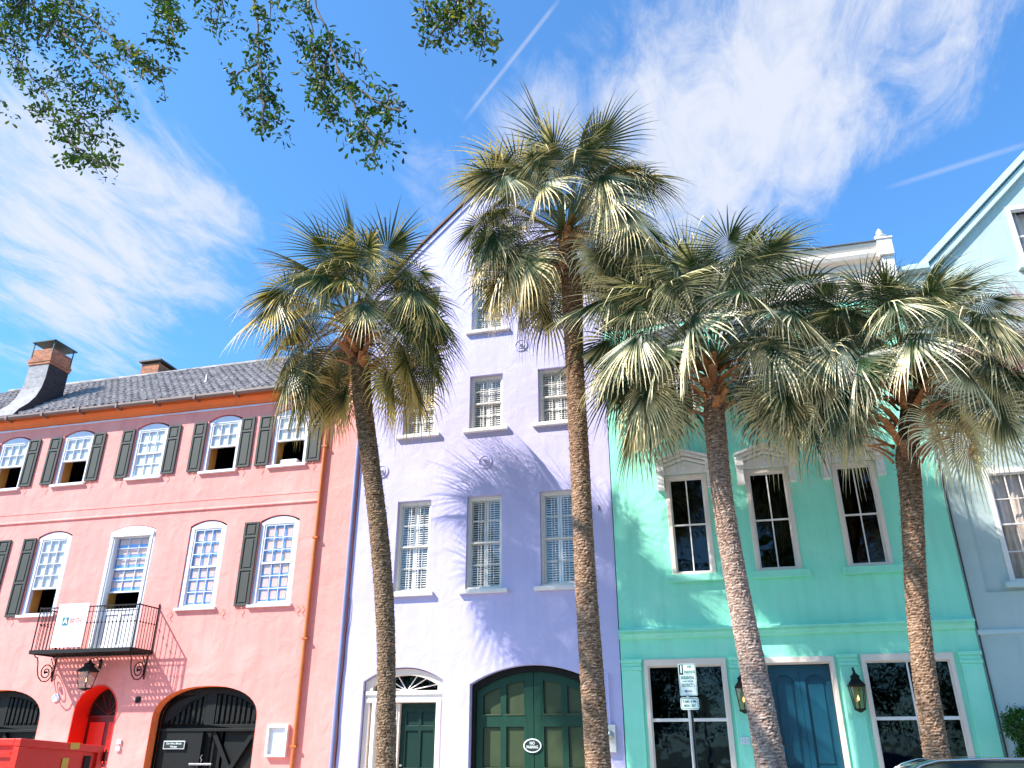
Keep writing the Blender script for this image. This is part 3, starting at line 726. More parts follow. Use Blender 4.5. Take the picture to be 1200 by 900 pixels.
# wreath bag shadowed red basket on the door
# garage doors
X0,X1=-6.16,-3.08; cx=(X0+X1)/2; b=MB()
b.plate(segarch(X0,X1,.004,3.0,3.42),.20,.34,[segarch(X0+.09,X1-.09,.01,2.86,3.3)]); fr=mk('garage_frame',b,M['black'],lh)
def topz(x,off=0):
    h=(X1-X0)/2-.09; zs,zt=2.86-off,3.30-off; r=(h*h+(zt-zs)**2)/(2*(zt-zs)); return zt-r+math.sqrt(max(0,r*r-(x-cx)**2))
for side in (-1,1):
    xa,xb=(X0+.095,cx-.006) if side<0 else (cx+.006,X1-.095)
    n=12; top=[(xb+(xa-xb)*k/n,topz(xb+(xa-xb)*k/n)) for k in range(n+1)]
    hs=[]; w=(xb-xa); cols=[(xa+.17,xa+.17+.44),(xb-.24-.44,xb-.24)] if side<0 else [(xa+.24,xa+.24+.44),(xb-.17-.44,xb-.17)]
    pan=MB()
    for (p,q) in cols:
        for (z0,z1) in ((.2,1.0),(1.17,2.05)): 
            hs.append(rect(p,q,z0,z1)); pan.box(p+.01,q-.01,.325,.34,z0+.01,z1-.01)
        h=[(p,2.34),(q,2.34),(q,topz(q,.2)),((p+q)/2,topz((p+q)/2,.2)),(p,topz(p,.2))]; hs.append(h); pan.plate([(x+(.01 if x==p else -.01 if x==q else 0),z) for x,z in h],.325,.34)
    b=MB(); b.plate([(xa,.02),(xb,.02)]+top,.27,.322,hs); b.plate([(xa,.02),(xb,.02)]+top,.345,.36)
    dd=mk('garage_door',b,M['green'],lh,bevel=.006)
    mk('door_panel',pan,M['olive'],dd)
    e=MB()
    for (p,q) in cols:
        for z in (.2,1.17,2.34): e.box(p-.02,q+.02,.255,.2695,z-.035,z)
    mk('panel_moulding',e,M['olive'],dd,bevel=.004)
for (x,z) in ((-4.82,12.23),(-5.85,8.76),(-8.9,8.72)):
    b=MB(); b.lathe([(.2,0),(.2,.02),(.17,.03),(.15,.012),(.12,.012),(.1,.035),(.06,.035),(.04,.06),(.001,.07)],(x,-.01,z),28,'y'); p=mk('anchor_plate',b,M['lav'],lh)
    b=MB(); b.tube([(x-.05,-.08,z+.06),(x+.06,-.09,z-.06)],.02,6); b.tube([(x,-.05,z),(x,-.12,z)],.025,6); mk('anchor_bolt',b,M['galv'],p)
b=MB(); b.tube([(-9.68,-.07,14.4),(-9.68,-.07,.05)],.05,10); mk('downpipe',b,M['lavpipe'],lh)
b=MB(); pts=[(-9.58+.03*math.sin(z*1.7)+.02*math.sin(z*4.1),-.05,z) for z in [x*.25 for x in range(4,22)]]; b.tube(pts,.008,5); mk('cable',b,M['iron'],lh)
b=MB(); b.tube([(-2.78,-.03,7.3),(-2.76,-.05,7.22),(-2.78,-.04,7.15)],.015,6); mk('hook',b,M['iron'],lh)
t=thing('no_parking_sign','oval black no parking sign on the green garage doors','sign',(-4.72,.24,1.55))
def ell(cx,cz,a,c,n=32): return [(cx+a*math.cos(2*math.pi*k/n),cz+c*math.sin(2*math.pi*k/n)) for k in range(n)]
b=MB(); b.plate(ell(-4.66,1.64,.22,.155),.235,.25); mk('rim',b,M['signwhite'],t)
b=MB(); b.plate(ell(-4.66,1.64,.19,.125),.229,.234); mk('face',b,M['signblack'],t)
text('NO',-4.66,.226,1.69,.065,M['signwhite'],t,bold=.03,width=.12); text('PARKING',-4.66,.226,1.605,.06,M['signwhite'],t,bold=.03,width=.28)
t=thing('electric_meter','grey electric meter box at the right edge of the lavender wall','meter',(-2.74,0,1.5))
b=MB(); b.box(-2.86,-2.62,-.12,-.011,1.5,2.08); mk('case',b,M['beige'],t,bevel=.01)
b=MB(); b.lathe([(.09,0),(.09,.06),(.07,.09),(.001,.1)],(-2.74,-.12,1.86),20,'y'); mk('dial',b,M['galv'],t,smooth=True)
b=MB(); b.tube([(-2.74,-.06,2.08),(-2.74,-.06,3.2)],.02,8); mk('conduit',b,M['lav'],t)

# ================================================================== MINT HOUSE
GX0,GX1=-2.42,5.36
mh=thing('mint_house','mint green rendered house with pedimented windows, blue door and a cream roof cornice','house',(1.5,0,0))
holes=[]; W2=[(-1.04,0.0),(.93,1.98),(2.99,3.98)]
for a,c in W2:
    holes.append(rect(a,c,5.44,7.92)); holes.append(rect(a,c,9.55,11.6))
for a,c in ((-1.84,-.04),(2.95,4.76)): holes.append(rect(a,c,.75,3.44))
holes.append(rect(.85,2.30,.002,3.44))
b=MB(); b.plate([(GX0,0),(GX1,0),(GX1,12.4),(GX0,12.4)],0,.34,holes); mk('wall',b,M['mint'],mh)
b=MB(); b.box(GX0,GX0+.3,.34,9,0,12.4); b.box(GX1-.3,GX1,.34,9,0,12.4); b.box(GX0,GX1,9,9.3,0,12.4); mk('side_wall',b,M['mint'],mh)
b=MB(); b.box(GX0+.3,GX1-.3,2.6,2.7,0,12.3)
for z in (4.3,8.6,12.3): b.box(GX0+.31,GX1-.31,.36,2.59,z-.1,z)
for x in (.45,2.5): b.box(x,x+.08,.37,2.59,.01,12.2)
mk('interior',b,M['inside'],mh)
# entablature
b=MB(); b.prism([(.3,12.401),(-.04,12.401),(-.05,12.52),(-.09,12.55),(-.09,12.62),(-.04,12.66),(-.04,13.2),(-.10,13.26),(-.14,13.36),(-.14,13.42),(-.30,13.5),(-.34,13.60),(-.34,13.72),(-.40,13.86),(-.40,13.9),(.3,13.9)],'x',GX0,5.05)
cor=mk('cornice',b,M['cream'],mh)
b=MB(); b.box(5.05,5.42,-.44,.35,13.45,13.93); b.box(5.10,5.40,-.36,.3,12.401,13.45); b.box(5.03,5.45,-.47,.36,13.93,13.98); mk('corner_block',b,M['creamwhite'],cor,bevel=.01)
b=MB(); b.lathe([(.14,0),(.15,.03),(.11,.06),(.11,.14),(.16,.17),(.10,.22),(.06,.26),(.09,.31),(.04,.38),(.001,.44)],(5.22,-.2,13.98),16); mk('finial',b,M['beige'],cor,smooth=True)
for x in (-1.95,-.1,1.8,3.6):
    b=MB(); b.box(x,x+.18,-.13,-.041,13.0,13.3); mk('modillion',b,M['creamwhite'],cor,bevel=.01)
b=MB(); b.box(GX0-.02,5.06,-.44,.35,13.901,13.93); b.prism([(.36,13.93),(8.5,14.6),(8.5,12.45),(.36,12.45)],'x',GX0+.1,GX1-.1); mk('roof',b,M['slate'],mh)
# string cornice above the shopfront
b=MB(); b.prism([(0.01,3.94),(-.10,3.97),(-.12,4.03),(-.16,4.05),(-.16,4.11),(-.05,4.22),(0.01,4.24)],'x',GX0,5.34); b.prism([(-.0,4.16),(-.22,4.10),(-.22,4.14),(0,4.24)],'x',GX0,5.345)
mk('string_cornice',b,M['mint'],mh)
for (a,c) in ((-2.41,-1.93),(.06,.74),(2.42,2.84),(4.90,5.35)):
    b=MB(); b.box(a+.02,c-.02,-.05,-.0,.3,3.25); b.box(a,c,-.08,-.0,3.25,3.33); b.box(a+.01,c-.01,-.06,-.0,3.33,3.42); b.box(a-.01,c+.01,-.10,-.0,3.42,3.50)
    mk('pilaster',b,M['mint'],mh,bevel=.01)
def hood(cx,z,par):
    w=.72; b=MB()
    def tri(w_,z0,zr,y0,y1,th):
        b.plate([(cx-w_,z0),(cx-w_,z0-th),(cx,z0+zr-th),(cx+w_,z0-th),(cx+w_,z0),(cx,z0+zr)],y0,y1)
    tri(w,z+.36,.24,-.30,0,.06); tri(w-.02,z+.29,.24,-.24,0,.07); tri(w-.05,z+.21,.22,-.17,0,.06)
    b.plate([(cx-w+.1,z),(cx+w-.1,z),(cx+w-.1,z+.14),(cx,z+.34),(cx-w+.1,z+.14)],-.06,0)
    b.box(cx-w,cx-w+.2,-.22,0,z+.06,z+.295); b.box(cx+w-.2,cx+w,-.22,0,z+.06,z+.295)
    for s in (-1,1):
        a=cx+s*(w-.10); b.box(a-.085,a+.085,-.15,0,z-.36,z+.055); b.box(a-.095,a+.095,-.16,0,z-.41,z-.365)
    b.lathe([(.001,0),(.035,0),(.03,.03),(.001,.04)],(cx,-.06,z+.16),12,'y')
    return mk('hood',b,M['creamwhite'],par,bevel=.008)
def mint_window(a,c,z0,z1,kind):
    cx=(a+c)/2; b=MB()
    b.plate(rect(a,c,z0,z1),-.03,.13,[rect(a+.10,c-.10,z0+.06,z1-.10)]); fr=mk('window',b,M['cream'],mh,bevel=.008)
    ix0,ix1,iz0,iz1=a+.10,c-.10,z0+.06,z1-.10; zm=(iz0+iz1)/2
    u,_=sash_mb(ix0,ix1,zm-.02,iz1,2,1,.03,.065,.035,.03); mk('sash',u,M['creamwhite'],fr,bevel=.003)
    u,_=sash_mb(ix0,ix1,iz0,zm+.02,2,1,.07,.105,.04,.03); mk('sash',u,M['creamwhite'],fr,bevel=.003)
    pane(ix0,ix1,zm,iz1-.02,.045,fr,M['glassdark']); pane(ix0,ix1,iz0+.02,zm,.085,fr,M['glassdark'])
    s=MB(); s.box(a-.13,c+.16,-.14,0.0,z0-.17,z0-.005); mk('sill',s,M['mint'],fr,bevel=.008)
    hood(cx,z1+.02,fr)
for a,c in W2: mint_window(a,c,5.42,7.95,0); mint_window(a,c,9.55,11.6,1)
# blue folds of cloth behind shop windows are drapes
def shop_window(a,c,z0,z1,label):
    b=MB(); b.plate(rect(a-.04,c+.04,z0-.05,z1+.05),-.045,-.002,[rect(a+.05,c-.05,z0+.05,z1-.10)]); b.plate(rect(a,c,z0,z1),.0,.15,[rect(a+.06,c-.06,z0+.06,z1-.11)])
    fr=mk('shop_window',b,M['cream'],mh,bevel=.008,label=label)
    ix0,ix1,iz0,iz1=a+.06,c-.06,z0+.06,z1-.11; zm=2.17
    s=MB(); s.plate(rect(ix0,ix1,iz0,iz1),.04,.09,[rect(ix0+.02,(a+c)/2-.018,iz0+.03,zm-.035),rect((a+c)/2+.018,ix1-.02,iz0+.03,zm-.035),rect(ix0+.02,(a+c)/2-.018,zm+.035,iz1-.02),rect((a+c)/2+.018,ix1-.02,zm+.035,iz1-.02)]); mk('glazing_bar',s,M['creamwhite'],fr,bevel=.004)
    pane(ix0,ix1,iz0,iz1,.06,fr,M['glassdark'])
    return fr
f1=shop_window(-1.84,-.04,.75,3.44,'large four pane window behind the parking sign')
f2=shop_window(2.95,4.76,.75,3.44,'large four pane window beside the right palm trunk')
def drape(x0,x1,z0,z1,y,mat,par,name='drape'):
    b=MB(); n=40; h=12
    for j in range(h+1):
        for i in range(n+1):
            u=i/n; v=j/h; x=x0+(x1-x0)*u; z=z0+(z1-z0)*v
            b.v.append((x,y+.06*math.sin(u*17+v*2.3)+.03*math.sin(u*41-v*3),z))
    for j in range(h):
        for i in range(n): a=j*(n+1)+i; b.f.append((a,a+1,a+n+2,a+n+1))
    return mk(name,b,mat,par,smooth=True)
M['bluecloth']=plain('blue_cloth',(.05,.32,.95),.8,vary=.4,vscale=3)
drape(-1.75,-.1,.8,2.1,.35,M['bluecloth'],f1); drape(3.0,4.0,.8,1.95,.45,M['bluecloth'],f2)
b=MB(); b.box(4.45,4.62,.7,.9,1.0,3.0); mk('interior_post',b,M['ochre'],f2)
b=MB(); b.box(-.5,-.28,.6,.62,2.3,2.75); mk('green_screen',b,plain('green_panel',(.08,.30,.05),.6),f1)
# door
b=MB(); b.plate([(.80,.004),(2.35,.004),(2.35,3.47),(.80,3.47)],-.045,-.002,[[(.88,.01),(2.27,.01),(2.27,3.35),(.88,3.35)]]); b.plate(rect(.85,2.30,.004,3.44),.0,.18,[rect(.90,2.25,.01,3.32)]); df=mk('door_frame',b,M['cream'],mh,bevel=.008)
for (xa,xb) in ((.905,1.572),(1.578,2.245)):
    b=MB(); m_=(xa+xb)/2
    b.plate(rect(xa,xb,.012,3.31),.20,.245,[rect(xa+.11,xb-.11,.2,1.05),segarch(xa+.11,xb-.11,1.2,2.95,3.1)]); b.box(xa,xb,.255,.27,.012,3.31)
    b.box(xa+.17,xb-.17,.235,.2549,.28,.97); b.plate(segarch(xa+.17,xb-.17,1.28,2.87,3.0),.235,.2549)
    dd=mk('door_leaf',b,M['teal'],mh,bevel=.012)
b=MB(); b.lathe([(.001,-.003),(.03,0),(.035,.03),(.001,.045)],(1.64,.2,1.15),12,'y'); mk('door_knob',b,M['chrome'],dd)
b=MB(); b.box(.14,.34,-.075,-.06,1.66,1.81); 
t=tag(mk('house_number_plate',b,M['signwhite'],bevel=.003),'small white house number plate left of the blue door','number plate')
text('121',.24,-.0765,1.735,.085,M['greyprint'],t,'numeral',bold=.02)
lantern('wall_lantern','black gas lantern on the mint wall right of the blue door',2.70,-.24,2.30,.86,.30,.05,'gas lanterns beside the blue door')
lantern('wall_lantern','black gas lantern left of the blue door, half hidden by a palm trunk',.30,-.24,2.30,.86,.30,.05,'gas lanterns beside the blue door')
t=thing('door_mailbox','dark teal roofed letter box hung beside the blue door behind the palm trunk','mailbox',(.9,-.05,1.3))
b=MB(); b.plate([(.74,1.15),(1.02,1.15),(1.05,1.62),(.90,1.80),(.74,1.62)],-.16,-.046); mk('box',b,M['teal'],t,bevel=.008)
b=MB(); b.plate([(.70,1.62),(.9,1.86),(1.1,1.62),(1.06,1.60),(.9,1.80),(.74,1.60)],-.2,-.046); mk('lid',b,M['black'],t)
b=MB(); b.plate(ell(.90,1.6,.045,.045,16),-.165,-.161); mk('badge',b,M['signwhite'],t)

# ================================================================== AQUA HOUSE (right edge)
ah=thing('aqua_house','tall grey aqua rendered house with a steep gable at the right edge','house',(9,0,0))
AX0,AX1=5.37,15.3; AP=(10.33,17.12)
W=[(6.30,7.50),(8.6,9.8),(11.0,12.2)]
holes=[]
for a,c in W: holes.append(rect(a,c,4.93,7.55)); holes.append(rect(a,c,9.0,11.2))
holes.append(rect(8.45,9.75,12.85,14.7)); holes.append(rect(10.9,12.2,12.85,14.7))
for a,c in ((6.5,7.9),(9.2,10.6),(12,13.4)): holes.append(rect(a,c,.5,3.0))
b=MB(); b.plate([(AX0,0),(AX1,0),(AX1,12.4),(AP[0],AP[1]-.0),(6.12,13.10),(AX0,13.10)],0.05,.38,holes); mk('wall',b,M['aqua'],ah)
b=MB()
recs=[rect(a-.54,c+.54,4.73,8.6) for a,c in W]
hs=[]
b.plate([(AX0,0),(AX1,0),(AX1,8.72),(AX0,8.72)],0.0,.049,recs+[rect(a,c,.5,3.0) for a,c in ((6.5,7.9),(9.2,10.6),(12,13.4))]); mk('wall_face',b,M['aqua'],ah)
b=MB(); b.prism([(0.0,3.82),(-.05,3.84),(-.05,3.92),(0,3.96)],'x',AX0+.02,AX1); b.prism([(.05,8.721),(-.09,8.721),(-.09,8.82),(.05,8.86)],'x',5.9,AX1); mk('string_course',b,M['aquatrim'],ah)
b=MB(); b.box(AX0,AX0+.3,.38,10,0,13.0); b.box(AX1-.3,AX1,.38,10,0,12.3); b.box(AX0,AX1,10,10.3,0,12.3); mk('side_wall',b,M['aqua'],ah)
b=MB(); b.box(AX0+.3,AX1-.3,2.6,2.7,0,12.3)
for z in (4.2,8.5,12.4): b.box(AX0+.31,AX1-.31,.40,2.59,z-.1,z)
mk('interior',b,M['inside'],ah)
b=MB()
def rake(p,q,w0,w1,y0,y1):
    p=V((p[0],0,p[1])); q=V((q[0],0,q[1])); d=(q-p).normalized(); n=V((-d.z,0,d.x)); n=n if n.z>0 else -n
    P=[p+n*w0,q+n*w0,q+n*w1,p+n*w1]; b.plate([(v.x,v.z) for v in P],y0,y1)
rake((6.10,13.08),AP,.0,.16,-.13,.5); rake((6.14,13.02),(AP[0],AP[1]-.06),-.16,.0,-.07,.049)
rake(AP,(AX1+.1,12.36),.0,.16,-.129,.5); b.box(AX0-.02,6.22,-.24,.5,13.0,13.16)
mk('raking_cornice',b,M['aquatrim'],ah,bevel=.01)
b=MB(); b.plate([(AX0,13.0),(6.1,13.0),(AP[0],AP[1]-.05),(AX1,12.3)],.51,10); mk('roof',b,M['slate'],ah)
def aqua_window(a,c,z0,z1,mat,cols,rows,curt):
    b=MB(); b.plate(rect(a,c,z0,z1),.02,.2,[rect(a+.10,c-.10,z0+.05,z1-.12)]); fr=mk('window',b,mat,ah,bevel=.008)
    zm=(z0+z1)/2; u,_=sash_mb(a+.1,c-.1,zm-.02,z1-.12,cols,rows,.08,.11,.035,.02); mk('sash',u,M['creamwhite'],fr)
    u,_=sash_mb(a+.1,c-.1,z0+.05,zm+.02,cols,rows,.115,.145,.035,.02); mk('sash',u,M['creamwhite'],fr)
    pane(a+.1,c-.1,z0+.05,z1-.12,.16,fr); drape(a+.08,c-.08,z0+.03,z1-.08,.34,curt,fr,'curtain')
    s=MB(); s.box(a-.14,c+.14,-.14,.05,z0-.13,z0-.004); mk('sill',s,M['aquatrim'],fr,bevel=.008)
for a,c in W:
    aqua_window(a,c,4.93,7.55,M['creamwhite'],3,2,M['curtainw']); aqua_window(a,c,9.0,11.2,M['white'],3,2,M['board'])
aqua_window(8.45,9.75,12.85,14.7,M['white'],2,1,M['curtainw']); aqua_window(10.9,12.2,12.85,14.7,M['white'],2,1,M['curtainw'])
for a,c in ((6.5,7.9),(9.2,10.6),(12,13.4)): aqua_window(a,c,.5,3.0,M['creamwhite'],2,1,M['curtainw'])
b=MB(); b.box(AX0+.02,AX0+.05,-.03,.0,0,12.9); mk('joint_strip',b,M['shutter'],ah)
t=thing('wall_clock_box','black box with a round white dial on the aqua wall behind the clipped shrub','meter',(5.86,0,1.9))
b=MB(); b.box(5.74,6.05,-.12,-.001,1.88,2.32); mk('case',b,M['black'],t,bevel=.01)
b=MB(); b.lathe([(.08,0),(.08,.02),(.001,.025)],(5.86,-.12,2.1),20,'y'); mk('dial',b,M['signwhite'],t)
# building further back between the mint and aqua houses
fb=thing('rear_building','distant grey brown building with a dark eave seen between mint and aqua houses','building',(8.6,9.5,0))
b=MB(); b.box(3.5,14.5,9.6,16,0,18.1); mk('wall',b,M['greybrick'],fb)
b=MB(); b.box(3.3,14.7,9.2,16.3,18.1,18.45); b.box(3.4,14.6,9.35,9.6,17.7,17.85); mk('roof',b,M['slate'],fb)
b=MB()
for k in range(14): b.box(4.6+.7*k,4.9+.7*k,9.52,9.6,16.4,17.5)
mk('vent_grille',b,M['slate'],fb)

# ================================================================== chimneys (parts of the pink house roof line)
b=MB()
cx0,cx1=-23.12,-22.26
prof=[(.60,14.05),(.60,13.5),(.55,13.1),(.42,12.7),(.20,12.35),(-.12,12.0),(-.28,11.72),(1.52,12.95),(1.52,14.05)]
b.prism(prof,'x',cx0,cx1); ch=mk('chimney',b,M['greybrick'],ph,bevel=.01,label='grey washed brick chimney with flared foot and metal cap')
b=MB(); b.prism([(y+(.004 if y<1 else -.004),z-.004*(z<13.9)) for y,z in prof],'x',cx1-.01,cx1+.006); mk('shaded_side',b,M['shadebrick'],ch)  # added dark sheet: shade painted on the side turned from the sun
b=MB(); b.box(cx0-.03,cx1+.03,.57,1.55,14.05,14.15); b.box(cx0-.05,cx1+.05,.55,1.57,14.15,14.25); b.box(cx0-.02,cx1+.02,.58,1.54,14.25,14.36); b.box(cx0,cx1,.60,1.52,14.36,14.66); mk('chimney_head',b,M['brick'],ch)
b=MB(); b.box(cx0-.06,cx1+.07,.52,1.62,14.94,14.98)
for x in (cx0,cx1): 
    for y in (.6,1.52): b.box(x-.015,x+.015,y-.015,y+.015,14.36,14.94)
mk('chimney_cap',b,plain('green_metal_cap',(.05,.09,.08),.4,metal=.4),ch)
b=MB(); b.box(-21.25,-20.45,3.9,4.9,14.4,15.42); c2=mk('chimney',b,M['brick'],ph,label='low brick chimney behind the ridge')
b=MB(); b.box(-21.35,-20.35,3.8,5.0,15.5,15.56)
for x in (-21.2,-20.5):
    for y in (3.95,4.85): b.box(x-.03,x+.03,y-.03,y+.03,15.4,15.5)
mk('chimney_cap',b,M['slate'],c2)

# measured positions (metres) and sky layout
OAKB=[
 ([ (-13.86, -10.8, 15.96),(-13.48, -10.88, 15.38),(-12.46, -10.96, 14.06),(-11.51, -11.040000000000001, 12.97),(-10.9, -11.120000000000001, 12.08),(-10.24, -11.200000000000001, 11.27),(-9.07, -11.280000000000001, 10.4) ],46,0.55,5,0),
 ([ (-11.78, -11.2, 15.54),(-10.41, -11.28, 14.15),(-9.48, -11.36, 13.3),(-9.01, -11.44, 12.68),(-8.42, -11.52, 12.24) ],26,0.5,5,1),
 ([ (-12.23, -11.0, 15.89),(-11.45, -11.08, 14.48),(-10.66, -11.16, 13.61),(-9.79, -11.24, 12.66),(-9.35, -11.32, 11.88) ],30,0.5,5,0),
 ([ (-8.98, -11.4, 14.51),(-8.67, -11.48, 13.81),(-8.29, -11.56, 12.98) ],16,0.45,6,0),
 ([ (-7.33, -11.0, 14.44),(-7.01, -11.08, 13.46),(-6.79, -11.16, 12.39),(-6.54, -11.24, 11.57),(-6.33, -11.32, 10.62) ],22,0.42,6,0),
 ([ (-6.93, -11.0, 12.59),(-7.22, -11.08, 12.38),(-7.31, -11.16, 12.02) ],3,0.3,4,0),
 ([ (-5.91, -11.2, 13.77),(-5.43, -11.28, 12.59),(-5.14, -11.36, 11.66),(-4.78, -11.44, 10.86),(-4.5, -11.52, 10.2),(-4.07, -11.6, 9.6) ],22,0.45,6,0),
 ([ (-6.11, -11.0, 14.07),(-5.79, -11.08, 12.5),(-5.6, -11.16, 11.69) ],9,0.35,5,0),
 ([ (-5.23, -11.2, 11.75),(-4.68, -11.28, 11.11),(-4.25, -11.36, 10.63),(-3.92, -11.44, 10.39) ],9,0.4,5,0),
 ([ (-5.5, -11.1, 12.41),(-5.5, -11.18, 11.37),(-5.26, -11.26, 10.87) ],10,0.35,6,0),
 ([ (-3.34, -11.0, 13.28),(-3.45, -11.08, 12.65),(-3.62, -11.16, 12.22) ],9,0.35,6,1),
 ([ (-3.11, -11.0, 13.21),(-2.92, -11.08, 12.4),(-2.7, -11.16, 11.78) ],9,0.35,6,1),
 ([ (-3.27, -11.0, 13.25),(-3.21, -11.08, 12.39) ],9,0.35,6,1),
]
OAKC=[
 ((-12.74, -11.1, 15.42),(0.83,.55,0.56),800,0),
 ((-11.75, -11.1, 14.54),(0.83,.55,0.42),300,0),
 ((-12.72, -11.1, 14.34),(0.35,.55,0.35),90,0),
 ((-11.49, -11.1, 15.06),(0.56,.55,0.28),130,0),
 ((-10.45, -11.1, 12.65),(0.58,.55,0.39),240,0),
 ((-11.16, -11.1, 13.15),(0.35,.55,0.35),90,0),
 ((-10.35, -11.1, 11.91),(0.58,.55,0.25),190,0),
 ((-9.93, -11.1, 11.32),(0.42,.55,0.25),110,0),
 ((-9.81, -11.1, 10.86),(0.42,.55,0.14),70,0),
 ((-12.39, -11.1, 12.8),(0.11,.55,0.17),26,0),
 ((-9.05, -11.1, 14.24),(0.31,.55,0.33),110,0),
 ((-8.91, -11.1, 13.53),(0.22,.55,0.17),60,0),
 ((-9.25, -11.1, 13.15),(0.28,.55,0.19),90,1),
 ((-10.82, -11.1, 14.79),(0.35,.55,0.21),60,1),
 ((-7.93, -11.1, 14.09),(0.44,.55,0.28),150,0),
 ((-7.96, -11.1, 13.75),(0.25,.55,0.11),40,0),
 ((-6.85, -11.1, 12.77),(0.25,.55,0.19),80,0),
 ((-6.68, -11.1, 11.92),(0.31,.55,0.22),70,0),
 ((-6.61, -11.1, 11.43),(0.36,.55,0.28),110,0),
 ((-6.27, -11.1, 10.98),(0.25,.55,0.19),60,0),
 ((-7.36, -11.1, 12.29),(0.14,.55,0.14),24,0),
 ((-6.74, -11.1, 13.79),(0.33,.55,0.19),70,1),
 ((-6.07, -11.1, 12.72),(0.19,.55,0.11),50,0),
 ((-5.63, -11.1, 12.15),(0.31,.55,0.31),130,0),
 ((-5.62, -11.1, 11.66),(0.28,.55,0.19),90,1),
 ((-5.45, -11.1, 11.21),(0.33,.55,0.19),100,0),
 ((-5.3, -11.1, 10.94),(0.25,.55,0.11),40,0),
 ((-4.95, -11.1, 12.03),(0.17,.55,0.22),40,0),
 ((-4.55, -11.1, 11.25),(0.22,.55,0.14),30,0),
 ((-4.26, -11.1, 10.96),(0.25,.55,0.19),50,0),
 ((-4.11, -11.1, 10.79),(0.19,.55,0.14),24,0),
 ((-4.77, -11.1, 10.29),(0.31,.55,0.17),50,0),
 ((-4.33, -11.1, 10.19),(0.31,.55,0.19),60,0),
 ((-4.52, -11.1, 9.98),(0.19,.55,0.11),30,0),
 ((-3.67, -11.1, 12.69),(0.28,.55,0.31),110,1),
 ((-3.35, -11.1, 12.31),(0.31,.55,0.22),110,1),
 ((-3.07, -11.1, 12.76),(0.42,.55,0.19),130,1),
 ((-2.77, -11.1, 12.24),(0.31,.55,0.25),110,1),
 ((-2.76, -11.1, 11.82),(0.19,.55,0.14),40,0),
 ((-3.8, -11.1, 12.97),(0.17,.55,0.14),40,0),
]
CLOUDS=[
 ((-0.6554, 0.5313, 0.5368),14,1,0.255),
 ((-0.576, 0.6216, 0.5309),11,1,0.165),
 ((-0.5932, 0.5049, 0.627),8,1,0.045),
 ((0.0683, 0.7854, 0.6152),11,1,0.225),
 ((0.1666, 0.7146, 0.6795),12,1,0.255),
 ((-0.0181, 0.8269, 0.5621),8,1,0.150),
 ((0.2647, 0.6709, 0.6927),11,1,0.165),
 ((-0.0849, 0.6964, 0.7126),9,1,0.150),
 ((-0.227, 0.7237, 0.6518),9,1,0.098),
 ((-0.3707, 0.7064, 0.6029),9,1,0.075),
 ((-0.0843, 0.7433, 0.6636),8,1,0.105),
 ((0.3161, 0.6956, 0.6451),7,1,0.060),
 ((-0.4218, 0.595, 0.6842),14,2,-0.150),
 ((-0.5053, 0.5245, 0.6852),10,2,-0.105),
 ((-0.2494, 0.6551, 0.7132),7,1,-0.075),
 ((0.2682, 0.7885, 0.5535),13,2,-0.195),
 ((-0.1291, 0.6668, 0.734),6,1,-0.075),
 ((-0.1437, 0.6428, 0.7525),6,1,-0.015),
 ((0.1473, 0.8202, 0.5527),8,1,-0.060),
 ((-0.4467, 0.716, 0.5364),10,1,0.015),
 ((0.0088, 0.6647, 0.747),10,2,0.075),
 ((-0.5741, 0.6649, 0.4778),8,1,0.038),
]
TRAILS=[
 ((-0.2347, 0.6943, 0.6804),(-0.106, 0.6308, 0.7687),0.0042,0.42),
 ((0.2278, 0.7931, 0.5649),(0.3608, 0.745, 0.5611),0.005,0.3),
 ((0.2795, 0.7075, 0.6492),(0.2324, 0.725, 0.6484),0.002,0.3),
]
SKYTINT=(0.50,.95,1.24)
CLOUDCOL=(3.0,3.15,3.55)
EXPO=1.13

